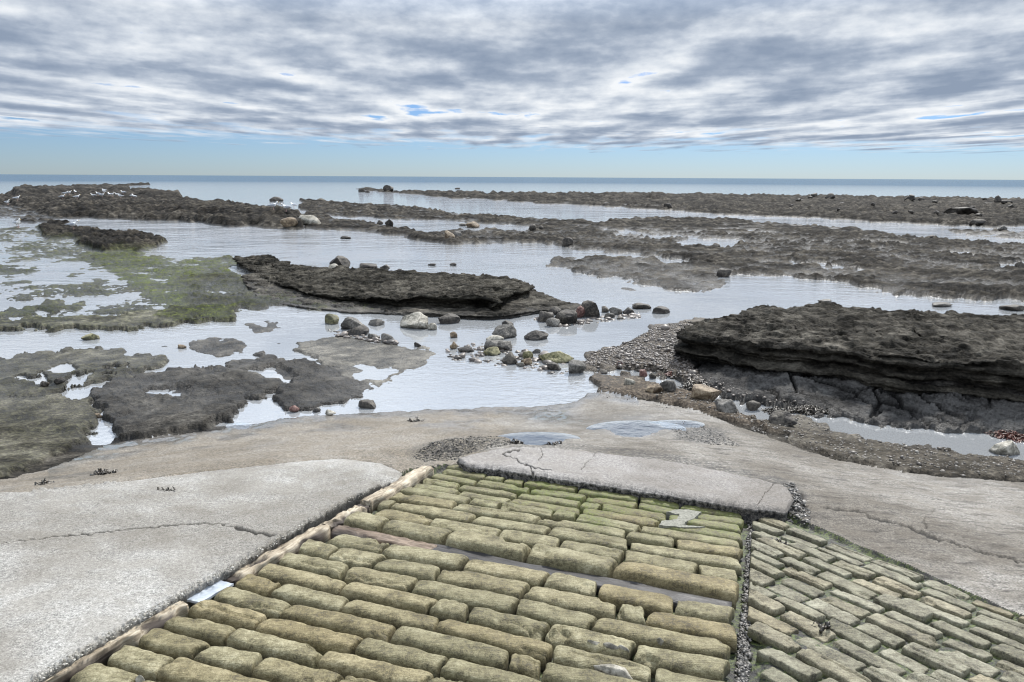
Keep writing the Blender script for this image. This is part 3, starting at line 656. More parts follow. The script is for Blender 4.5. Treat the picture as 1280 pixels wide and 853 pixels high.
# ------------------------------------------------------------------ setts
def P3(al, pe, off=0.0):                     # slipway coordinates (down, across) -> world
    xy = np.multiply.outer(np.asarray(al), DH) + np.multiply.outer(np.asarray(pe), PH)
    return np.concatenate([xy, (slip_z(xy[..., 0], xy[..., 1]) + off)[..., None]], -1)
def sett(mb, store, quad, hgt, pexp, nu, nv, seed, wob=.012, top=0.0):
    """quad: 4 corners (a0,a1,b1,b0) in world; dome between, edges worn"""
    a = np.linspace(-1, 1, nu); b = np.linspace(-1, 1, nv)
    a = np.sign(a) * (1 - (1 - abs(a)) ** 1.5); b = np.sign(b) * (1 - (1 - abs(b)) ** 1.4)
    A, B = np.meshgrid(a, b, indexing='ij')
    s = (A + 1) / 2; tt = (B + 1) / 2
    q = [np.asarray(c) for c in quad]
    P = (q[0] * ((1 - s) * (1 - tt))[..., None] + q[1] * (s * (1 - tt))[..., None] + q[2] * (s * tt)[..., None] + q[3] * ((1 - s) * tt)[..., None])
    pu, pv = pexp
    cx = (1 - abs(A) ** pu).clip(0) ** (1 / pu * 1.2); cy = (1 - abs(B) ** pv).clip(0) ** (1 / pv * 1.2)
    prof = cx * cy
    lx = q[1] - q[0]; lx = lx / np.linalg.norm(lx); wx = q[3] - q[0]; wx = wx / np.linalg.norm(wx)
    # rounding of the plan corners and wavy long sides
    k = 1 - .10 * (abs(A) ** 6) * (abs(B) ** 2)
    cen = (q[0] + q[1] + q[2] + q[3]) / 4
    n_a = noise2(A * 1.7 + seed * 3.1, seed * 1.7 + B * .3, 5); n_b = noise2(A * 2.6 + seed, B * 1.2 + seed * .7, 6)
    P = P + wx * (wob * n_a * 1.15)[..., None] + lx * (wob * .8 * noise2(B * 1.4 + seed, A * .4 + seed, 9))[..., None]
    P = P - wx * (((q[3] - q[0]) @ wx) * .5 * B * (1 - k))[..., None]
    rs = np.random.default_rng(seed)
    z = hgt * (prof * (1 + .05 * n_b) - 1) + top + rs.normal(0, .0035) + A * rs.normal(0, .003) + B * rs.normal(0, .003)
    z = z + wob * .22 * noise2(A * 3.1 + seed * 2.3, B * 2.2 + seed, 8) * prof
    P[..., 2] += z
    P[..., 2] += (.0032 * fbm2(P[..., 0] * 22, P[..., 1] * 22, 4, 3, .65) - .006 * np.maximum(0, fbm2(P[..., 0] * 9, P[..., 1] * 22, 3, 43) - .35)) * np.clip(prof * 3, 0, 1)
    if rs.random() < .4:                    # a broken corner or flaked edge
        ca, cb = rs.choice([-1, 1]) * rs.uniform(.6, 1), rs.choice([-1, 1]) * rs.uniform(.5, 1)
        dd = np.hypot((A - ca) / rs.uniform(.2, .5), (B - cb) / rs.uniform(.4, .9)) + .35 * noise2(A * 5 + seed, B * 4, 21)
        P[..., 2] -= hgt * rs.uniform(.12, .35) * (1 - sstep(.7, .95, dd))
    if rs.random() < .22:                   # a hairline split along the bed
        yy = rs.uniform(-.6, .6) + .25 * noise2(A * 2 + seed, A * 0 + 3, 22); P[..., 2] -= .012 * (1 - sstep(.04, .16, np.abs(B - yy))) * (A > rs.uniform(-1.2, .2))
    mb.add(P.reshape(-1, 3), grid_quads(nu, nv)[:, ::-1], rs.random())
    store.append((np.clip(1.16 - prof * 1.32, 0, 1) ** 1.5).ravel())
big = MB(); grime_shade = []; sd = 100
rows = [5.72, 5.57, 5.42, 5.27, 5.12, 4.97, 4.82, 4.66, 4.505, 4.35, 4.19, 4.03, 3.86, 3.67, 3.455, None, 3.345, 3.165, 2.985, 2.815, 2.655, 2.505, 2.36, 2.22, 2.08, 1.935, 1.79, 1.64, 1.48, 1.3, 1.1]
pa = None; alg = []
for r_i in range(len(rows) - 1):
    if rows[r_i] is None or rows[r_i + 1] is None: continue
    hi, lo = rows[r_i], rows[r_i + 1]
    pe = -2.31 + (random.uniform(-.25, .0) if r_i % 2 else random.uniform(-.12, .1)); 
    while pe < -.04:
        L = random.choice([.30, .38, .42, .46, .5, .52, .58]) * (1.0 if hi > 3.4 else .92)
        if random.random() < .12: L = random.uniform(.14, .22)
        e2 = pe + L
        if e2 > -.14: e2 = .0 + random.uniform(-.015, .02)
        s0 = max(pe, -2.315); e = e2
        if e - s0 > .07:
            g = .010; ga = .0085
            sk = random.uniform(-.016, .016); sk2 = random.uniform(-.016, .016)
            # beds run a little crooked
            wv = lambda x, rr: .018 * float(noise2(np.array(x * 1.3), np.array(rr * .37), 88))
            q = [P3(lo + ga + wv(s0, lo), s0 + g + sk), P3(lo + ga + wv(e, lo), e - g + sk2), P3(hi - ga + wv(e, hi), e - g - sk2), P3(hi - ga + wv(s0, hi), s0 + g - sk)]
            lower = hi <= 3.4
            h = .068 if not lower else .076
            tp = .018 if not lower else .03
            if hi > 4.5: tp = .005
            if abs(hi - 3.67) < .01: h, tp = .12, .045
            near = hi < 3.6
            sett(big, grime_shade, q, h, (13, 4.4 if not lower else 3.8), 48 if near else 36, 20 if near else 15, sd, .009 if near else .006, tp); sd += 1
        pe = e2
big_o = big.build('sett_paving', M_SETT)
co = np.empty(len(big_o.data.vertices) * 3, np.float32); big_o.data.vertices.foreach_get('co', co); co = co.reshape(-1, 3)
al_ = co[:, :2] @ DH; pe_ = co[:, :2] @ PH
attr(big_o, 'grime_shade', np.concatenate(grime_shade))
mossn = fbm2(co[:, 0] * 3, co[:, 1] * 3, 3, 23)
attr(big_o, 'algae', np.clip(1.35 * sstep(4.1, 4.95, al_ + .4 * mossn) * (.35 + .65 * sstep(-2.2, -.9, pe_)) + .4 * np.concatenate(grime_shade) * sstep(0, .6, mossn) + .10 * sstep(3.3, 4.3, al_), 0, 1))
tag(big_o, 'paving of long rounded sandstone setts laid in courses across the slipway', 'sett paving', kind='structure')

small = MB(); grime_shade = []
e0 = on_slip(960, 648); e1 = on_slip(1280, 768)
rd = (e1 - e0)[:2]; rd = rd / np.hypot(*rd); nd = np.array([rd[1], -rd[0]])      # row direction, next row direction (towards the camera)
if nd[1] > 0: nd = -nd
o0 = e0[:2] - nd * .03
def clip_poly(poly, a, b, keep):            # half plane: keep side of line where (p-a).b >= keep
    out = []
    for i in range(len(poly)):
        p, q = poly[i], poly[(i + 1) % len(poly)]
        dp, dq = (p - a) @ b - keep, (q - a) @ b - keep
        if dp >= 0: out.append(p)
        if (dp >= 0) != (dq >= 0): out.append(p + (q - p) * dp / (dp - dq))
    return out
w0 = 0.0; ri = 0
while w0 < 3.6:
    wd = random.uniform(.108, .135)
    s = -3.2 + random.uniform(0, .2)
    while s < 3.4:
        L = random.choice([.22, .255, .28, .30, .335])
        a0, a1 = s + .014, s + L - .014; b0, b1 = w0 + .010, w0 + wd - .014
        s += L
        c4 = [o0 + rd * a + nd * b for a, b in ((a0, b1), (a1, b1), (a1, b0), (a0, b0))]
        pe4 = [c @ PH for c in c4]
        lim = .06
        if max(pe4) < lim + .06: continue
        cen = sum(c4) / 4
        if cen @ DH < .9 or cen @ PH > 4: continue
        if min(pe4) < lim:                   # cut to the channel: slide the near end along the row
            k0 = max(0, (lim - (c4[0] @ PH)) / (rd @ PH)); k1 = max(0, (lim - (c4[3] @ PH)) / (rd @ PH))
            c4[0] = c4[0] + rd * k0; c4[3] = c4[3] + rd * k1
            if (c4[1] - c4[0]) @ rd < .07 or (c4[2] - c4[3]) @ rd < .07: continue
        jit = lambda: np.array([random.uniform(-.004, .004), random.uniform(-.004, .004)])
        q = []
        for c in c4:
            c = c + jit(); q.append(np.array([c[0], c[1], slip_z(c[0], c[1])]))
        sett(small, grime_shade, q, random.uniform(.05, .06), (16.0, 10.0), 28, 20, sd, .004, random.uniform(-.016, .006)); sd += 1
    w0 += wd; ri += 1
small_o = small.build('sett_paving', M_SMALL)
g_ = np.concatenate(grime_shade); attr(small_o, 'grime_shade', g_ * .9)
co = np.empty(len(small_o.data.vertices) * 3, np.float32); small_o.data.vertices.foreach_get('co', co); co = co.reshape(-1, 3)
attr(small_o, 'algae', np.clip(g_ * .8 * sstep(-.2, .5, fbm2(co[:, 0] * 3, co[:, 1] * 3, 3, 27) + .2), 0, 1))
tag(small_o, 'paving of small squared sandstone setts with mossy joints at the right', 'sett paving', kind='structure')

# ------------------------------------------------------------------ timber
def beam(name, mat, al0, al1, pe0, pe1, z0, z1, n=60, m=10, seed=1, rag=.012, rotf=None, parent=None, axis='d'):
    """a worn plank along the slope (axis d) or across it (axis p), top between z0 and z1, ragged sides"""
    s = np.linspace(0, 1, n); prof = np.linspace(0, 1, m * 2 + 2)
    ring = []
    for k in range(m): ring.append((k / (m - 1), 1.0))
    ring += [(1.0, -1.0), (0.0, -1.0)]
    Vv = []; rot = []
    for i, si in enumerate(s):
        for (w, top) in ring:
            if axis == 'd': al = al0 + (al1 - al0) * si; pe = pe0 + (pe1 - pe0) * w
            else: pe = pe0 + (pe1 - pe0) * si; al = al0 + (al1 - al0) * w
            rg = rag * float(noise2(np.array(si * 9 + seed), np.array(w * 2.3), 4)) * 2
            if axis == 'd': pe += rg; al += (rag * 1.5 * float(noise2(np.array(w * 5 + seed), np.array(si * 3), 8)) if i in (0, n - 1) else 0)
            else: al += rg
            dz = .010 * float(noise2(np.array(w * 4.5 + seed), np.array(si * 3.0), 7)) + .006 * float(noise2(np.array(w * 11), np.array(si * 14 + seed), 17))
            rr = rotf(si, w) if rotf else 0
            z = (z0 + (z1 - z0) * si + dz - .018 * rr - (.012 if w in (0, 1) else 0)) if top > 0 else z0 - .14
            Vv.append(P3(al, pe, z)); rot.append(rr)
    k = len(ring)
    Vv = np.array(Vv); f = grid_quads(n, k).tolist()
    Q = [(i * k + k - 1, (i + 1) * k + k - 1, (i + 1) * k, i * k) for i in range(n - 1)]
    q = np.array(f + Q)[:, ::-1]
    caps = []
    for base in (0, (n - 1) * k):
        caps += [(base + j, base + j + 1, base + k - 2 if j + 1 < k - 1 else base + j + 1, base + k - 1) for j in range(0, 0)]
    mb = MB(); mb.add(Vv, q)
    o = mb.build(name, mat, parent)
    # end caps as ngons
    me = o.data
    attr(o, 'rot', np.array(rot))
    import bmesh
    bm = bmesh.new(); bm.from_mesh(me); bmesh.ops.holes_fill(bm, edges=[e for e in bm.edges if e.is_boundary], sides=0); bmesh.ops.recalc_face_normals(bm, faces=bm.faces); bm.to_mesh(me); bm.free()
    me.polygons.foreach_set('use_smooth', np.ones(len(me.polygons), bool))
    return o
def px_al(u, v): return float(on_slip(u, v)[:2] @ DH)
kerb = 'weathered planks edging the slipway'
def rot_spots(*sp):
    return lambda s, w: float(max([0] + [1 - sstep(.6, 1.1, math.hypot((s - a) / ra, (w - b) / rb)) for a, ra, b, rb in sp]))
def kerb_piece(v0u, v1u, label, seed, spots=(), wd=(-2.42, -2.335), z=(.022, .022)):
    o = beam('timber_edging', M_TIMBER, px_al(*v0u), px_al(*v1u), wd[0], wd[1], z[0], z[1], 70, 10, seed, .012, rot_spots(*spots))
    return tag(o, label, 'timber plank', kerb)
kerb_piece((0, 880), (224, 757), 'lowest weathered plank of the timber edging, running out of the picture bottom', 3, [(.8, .12, .85, .35), (.35, .2, 1.0, .15)])
kerb_piece((285, 727), (407, 661), 'tan plank of the timber edging with a dark knot hole', 5, [(.28, .09, .45, .35), (.0, .09, .5, .8), (.75, .2, 1.0, .35)])
kerb_piece((409, 659), (455, 632), 'short split dark-sided plank between two tan planks of the edging', 8, [(.3, .4, .95, .5), (.95, .12, .4, .9)], (-2.42, -2.34), (.015, .02))
kerb_piece((458, 631), (534, 588), 'cream bleached plank at the upper end of the timber edging', 11, [], (-2.43, -2.335), (.03, .035))
o = beam('timber_board', M_BROWNWOOD, px_al(110, 853) - .06, px_al(110, 853) + .05, -2.30, -1.55, .0, .0, 40, 10, 21, .012, rot_spots((.1, .3, .2, .3)), None, 'p')
tag(o, 'brown weathered board lying across the lower left corner of the setts', 'timber board')
def rf(s, w): return 0
t_ = beam('timber_board', M_WETWOOD, 3.33, 3.47, -1.95, -.02, -.005, -.012, 60, 10, 31, .006, rf, None, 'p')
tag(t_, 'dark wet board sunk in the gap between two courses of setts', 'timber board')
o = beam('timber_board', M_BROWNWOOD, 3.345, 3.46, -2.31, -1.66, .012, .002, 40, 10, 37, .01, rot_spots((.2, .3, .1, .3)), None, 'p')
tag(o, 'reddish brown timber end at the left of the gap between setts', 'timber board')
# pale plate wedged in the edging
pa_, pb_ = px_al(230, 753), px_al(284, 729)
t = NT('pale plate'); p = t.pos(); n = t.noise(p, 30, 3, .6)
M_PLATE = t.out(t.ramp(n, [(.3, (.27, .30, .34)), (.7, (.42, .46, .50))]), .35, t.bump(n, .002, .4))
mb = MB(); a = np.linspace(0, 1, 12); b = np.linspace(0, 1, 8); A, B = np.meshgrid(a, b, indexing='ij')
tp = P3(pa_ + .01 + (pb_ - pa_ - .02) * A, -2.415 + .095 * B, .012); tp[..., 2] += .004 * noise2(A * 3, B * 3, 2)
bt = tp.copy(); bt[..., 2] -= .012
mb.add(tp.reshape(-1, 3), grid_quads(12, 8)[:, ::-1]); mb.add(bt.reshape(-1, 3), grid_quads(12, 8))
rimi = [i * 8 for i in range(12)] + [11 * 8 + j for j in range(1, 8)] + [i * 8 + 7 for i in range(10, -1, -1)] + [j for j in range(6, 0, -1)]
rv = np.concatenate([tp.reshape(-1, 3)[rimi], bt.reshape(-1, 3)[rimi]]); nr = len(rimi)
mb.add(rv, [(i, (i + 1) % nr, nr + (i + 1) % nr, nr + i) for i in range(nr)])
tag(mb.build('slate_plate', M_PLATE, None, False), 'pale blue-grey flat plate wedged in a gap of the timber edging', 'plate')

# ------------------------------------------------------------------ raised rock ledges
def ledge(name, layers, label, mat=M_REEF, N=520):
    mb = MB(); att = {k: [] for k in AT}; rell = []
    for L in layers:
        P = np.array([on_plane(u, v, z) for u, v, z in L['pts']])
        seg = np.linalg.norm(np.diff(np.r_[P, P[:1]], axis=0)[:, :2], axis=1); cum = np.r_[0, np.cumsum(seg)]
        s = np.linspace(0, cum[-1], N, endpoint=False); PP = np.r_[P, P[:1]]
        O = np.stack([np.interp(s, cum, PP[:, k]) for k in range(3)], -1)
        ker = np.ones(7) / 7
        for _ in range(2):
            O = np.stack([np.convolve(np.r_[O[-3:, k], O[:, k], O[:3, k]], ker, 'valid') for k in range(3)], -1)
        T = np.roll(O, -1, 0) - np.roll(O, 1, 0); Nn = np.stack([T[:, 1], -T[:, 0]], -1); Nn /= np.linalg.norm(Nn, axis=1)[:, None] + 1e-9
        area = (O[:, 0] * np.roll(O[:, 1], -1) - np.roll(O[:, 0], -1) * O[:, 1]).sum()
        if area < 0: Nn = -Nn
        rough = L.get('rough', .12)
        O[:, :2] += Nn * (rough * fbm2(O[:, 0] * 1.1, O[:, 1] * 1.1, 5, L.get('seed', 1), .6))[:, None]
        c = O[:, :2].mean(0); d = O[:, :2] - c; w, ev = np.linalg.eigh(d.T @ d); ax = ev[:, 1]; e = d @ ax
        lo, hi = np.percentile(e, 18), np.percentile(e, 82)
        Q = c + np.clip(e, lo, hi)[:, None] * ax
        # pull the spine to the mid line at that station
        mid = np.array([(O[np.abs(e - x) < .12 * (hi - lo) + .1, :2] @ ev[:, 0]).mean() if (np.abs(e - x) < .12 * (hi - lo) + .1).any() else c @ ev[:, 0] for x in np.clip(e, lo, hi)])
        Q = np.outer(Q @ ax, ax) + np.outer(mid, ev[:, 0])
        k61 = np.ones(61) / 61
        for _ in range(2): Q = np.stack([np.convolve(np.r_[Q[-30:, k], Q[:, k], Q[:30, k]], k61, 'valid') for k in range(2)], -1)
        cf = np.linalg.lstsq(np.c_[np.ones(N), O[:, :2]], O[:, 2], rcond=None)[0]
        z_t = O[:, 2]; th = L['thick']; bottom = L.get('bottom', -.25)
        ns, nt = L.get('ns', 30), 64
        rowsv = []
        ts = L.get('bed', .07)
        for k in range(ns):                  # side, from the foot up
            f = k / (ns - 1); z = bottom + (z_t - .02 - bottom) * f
            bed = np.floor((z + .03 * fbm2(O[:, 0] * .5, O[:, 1] * .5, 2, 61)) / ts)
            off = .5 * rough * (_h(bed, bed * 0, 5, 9) / 2147483648.0 - 1) + .5 * rough * noise2(s * 1.2, bed * 7.3, 14) + L.get('foot', .1) * (1 - f) ** 2 - L.get('under', .08) * np.sin(np.pi * f) 
            rowsv.append(np.c_[O[:, :2] + Nn * off[:, None], z])
        zc_ = z_t.mean() * .0 + L.get('dome', .05)
        for k in range(nt):                  # top
            f = (k / (nt - 1)) ** 1.25
            xy = O[:, :2] * (1 - f) + Q * f
            nz = fbm2(xy[:, 0] * 1.3, xy[:, 1] * 2.2, 6, 33, .6)
            zz = z_t * (1 - f) + (cf[0] + xy @ cf[1:]) * f + zc_ * min(1, f * 6) + L.get('tops', .07) * nz
            stp = L.get('step', .045)
            zq = np.round(zz / stp) * stp
            zz = zz * .35 + zq * .65
            rowsv.append(np.c_[xy, zz if k else zz - .01])
        Vt = np.stack(rowsv, 1)              # N x rows x 3
        rr = fbm3(Vt * [1, 1, 2.2], 7.5, 5, 47, .62)
        bedn = noise2(Vt[..., 2] / (ts * .55) + .5 * fbm2(Vt[..., 0], Vt[..., 1], 2, 5), s[:, None] * .35 + 0 * Vt[..., 2], 51)
        side = (np.arange(Vt.shape[1]) < ns)[None, :]
        rel_l = np.where(side, .45 * rr + .6 * bedn, rr)
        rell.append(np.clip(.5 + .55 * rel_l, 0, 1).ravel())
        disp = fbm3(Vt, 5.5, 4, 7) * L.get('disp', .03) + rel_l * np.where(side, .03, .022)
        Vt[..., 2] += disp * .7; Vt[..., :2] += (Nn[:, None, :] * disp[..., None])
        nr = Vt.shape[1]
        mb.add(Vt.reshape(-1, 3), grid_quads(N, nr, True))
        kk = np.zeros((N, nr)); kk[:, :ns] = 1
        for a in AT:
            val = L.get(a, 0.0) * np.ones((N, nr))
            if a == 'weed': val = np.where(kk > 0, L.get('side_shade', .9), val)  # sides take the dark weed tone, painting in the shade of the faces
            if a == 'shale': val = np.where(kk > 0, L.get('shale_side', 0), val)
            att[a].append(val.ravel())
    o = mb.build(name, mat)
    import bmesh
    bm = bmesh.new(); bm.from_mesh(o.data); bmesh.ops.recalc_face_normals(bm, faces=bm.faces); bm.to_mesh(o.data); bm.free()
    for a in AT: attr(o, a, np.concatenate(att[a]) if a != 'relief' else np.concatenate(rell))
    return tag(o, label, 'rock ledge')
ledge('rock_ledge', [
    dict(pts=[(838, 439, .18), (862, 420, .34), (900, 408, .4), (1000, 400, .42), (1300, 410, .42), (1700, 430, .42), (1700, 560, .4), (1400, 505, .4), (1300, 486, .42), (1210, 478, .42), (1112, 474, .40), (1053, 463, .38), (956, 450, .32), (897, 446, .24)], thick=.3, rough=.10, bottom=-.15, foot=.18, under=.0, bed=.05, seed=4, weed=.9, shale=.25, shale_side=.35, side_shade=.85, tops=.03, dome=.02),
    dict(pts=[(856, 412, .56), (872, 402, .62), (915, 395, .72), (956, 386, .78), (1014, 382.5, .80), (1069, 386, .80), (1131, 390, .80), (1280, 395, .80), (1500, 408, .8), (1700, 420, .8), (1700, 520, .7), (1500, 485, .7), (1280, 459, .70), (1210, 453, .70), (1131, 447, .70), (1073, 441, .69), (1014, 434, .67), (944, 429, .62), (897, 424, .56), (870, 420, .52)], thick=.3, rough=.22, bottom=.2, foot=.10, under=.05, bed=.06, seed=2, weed=.55, smooth=.22, tops=.10, dome=.0, step=.04, disp=.045)],
    'big layered dark rock ledge rising from grey cracked shale at right', N=900)
ledge('rock_ledge', [
    dict(pts=[(300, 345, .12), (345, 336, .15), (480, 345, .18), (600, 352, .18), (660, 360, .16), (690, 372, .12), (735, 384, .06), (728, 390, .03), (680, 388, .08), (650, 391, .10), (632, 394, .10), (607, 395, .10), (557, 393, .08), (531, 393, .06), (480, 391, .05), (440, 391, .03), (383, 385, .03), (345, 379, .02), (315, 366, .05)], thick=.2, rough=.12, bottom=-.2, foot=.1, under=0, bed=.05, seed=14, weed=.35, smooth=.28, side_shade=.5, tops=.035, dome=.03),
    dict(pts=[(290, 323, .22), (315, 320, .28), (335, 319, .32), (350, 325.5, .30), (372, 333, .27), (410, 334, .27), (480, 337, .36), (520, 339, .40), (560, 342, .42), (620, 346, .42), (650, 350, .40), (669, 356, .36), (668, 362, .33), (640, 366, .33), (624, 374, .34), (626, 380, .30), (600, 370, .38), (566, 371, .38), (531, 369, .36), (497, 374, .30), (470, 372, .26), (420, 371, .20), (380, 364, .18), (340, 352, .16), (315, 338, .16)], thick=.2, rough=.13, bottom=-.05, foot=-.04, under=.1, bed=.06, seed=24, weed=.6, side_shade=.95, smooth=.16, algae=.03, tops=.09, dome=.0, step=.04, disp=.045)],
    'dark layered rock ledge among the pools at mid beach, small boulders on its back', N=900)

# ------------------------------------------------------------------ boulders and stones
import bmesh
def ico(sub):
    bm = bmesh.new(); bmesh.ops.create_icosphere(bm, subdivisions=sub, radius=1)
    v = np.array([q.co[:] for q in bm.verts]); f = np.array([[l.index for l in q.verts] for q in bm.faces]); bm.free()
    return v, f
ICO = {k: ico(k) for k in (1, 2, 3, 4)}
def rock_verts(seed, sx, sy, sz, sub=3, facets=9, rough=.15):
    v, f = ICO[sub]; v = v.copy(); rs = np.random.default_rng(seed)
    for _ in range(facets + 6):
        n = rs.normal(size=3); n /= np.linalg.norm(n); d = rs.uniform(.5, .86)
        ex = np.maximum(v @ n - d, 0); v -= np.outer(ex * .95, n)
    off = rs.uniform(0, 50, 3)
    nn = fbm3(v + off, 1.5, 5, seed % 97, .62)
    v *= (1 + rough * nn)[:, None]
    v /= np.abs(v).max(0)
    v = v * [sx, sy, sz]
    return v, f
seen = 0
def sight(u, v):                             # where this line of sight first meets the ground sheet
    iu = int(np.argmin(abs(gu - u))); col = VERT.reshape(len(gu), len(ge), 3)[iu]
    dd = np.hypot(col[:, 0], col[:, 1]); r0 = ray(u, v); sl = r0[2] / math.hypot(r0[0], r0[1])
    hit = np.where((CZ + sl * dd <= np.maximum(col[:, 2], 0)) & (dd < 600))[0]
    g = col[hit[-1]].copy() if len(hit) else on_plane(u, v, 0)
    return g if g[2] > 0 else on_plane(u, v, 0)
def boulder(u, v, w, h, mat, label, cat='boulder', group=None, z=None, name=None, deep=.8, yaw=None, tilt=0):
    global seen; seen += 1
    g = on_plane(u, v, z) if z is not None else (z_at(u, v) if (v - vh(u)) > 70 else on_plane(u, v, max(0, z_at(u, v)[2])))
    if v - vh(u) < 72: g = sight(u, v)
    if g[2] < 0: g = on_plane(u, v, 0)
    d = math.sqrt(g[0] ** 2 + g[1] ** 2 + (CZ - g[2]) ** 2)
    sx = w * 1.08 * d / F / 2; hh = h * 1.1 * d / F; sy = sx * deep
    ca = (CZ - g[2]) / d                      # part of the height seen is top surface
    sz = max(hh * .74, .25 * sx if h > .3 * w else .15 * sx)
    vv, f = rock_verts(seen * 13 + 5, sx, sy, sz, 4 if w > 24 else (3 if w > 9 else 2), 10)
    yw = yaw if yaw is not None else random.uniform(-.3, .3)
    c_, s_ = math.cos(yw), math.sin(yw); x, y = vv[:, 0].copy(), vv[:, 1].copy()
    vv[:, 0] = (x * c_ - y * s_); vv[:, 1] = x * s_ + y * c_
    if tilt: vv[:, 2] += vv[:, 0] * tilt
    back = np.array([g[0], g[1]]) / math.hypot(g[0], g[1]) * sy * .9
    me = bpy.data.meshes.new('boulder'); me.from_pydata(vv.tolist(), [], f.tolist()); me.polygons.foreach_set('use_smooth', np.ones(len(f), bool)); me.materials.append(mat)
    o = bpy.data.objects.new(name or ('boulder' if w > 15 else 'stone'), me); C.objects.link(o)
    o.location = (g[0] + back[0], g[1] + back[1], g[2] + sz * .33)
    return tag(o, label, cat, group)
B = boulder; D, G_, PL, TN, OL, RD = M_DARKSTONE, M_GREY, M_PALE, M_TAN, M_OLIVE, M_REDDISH
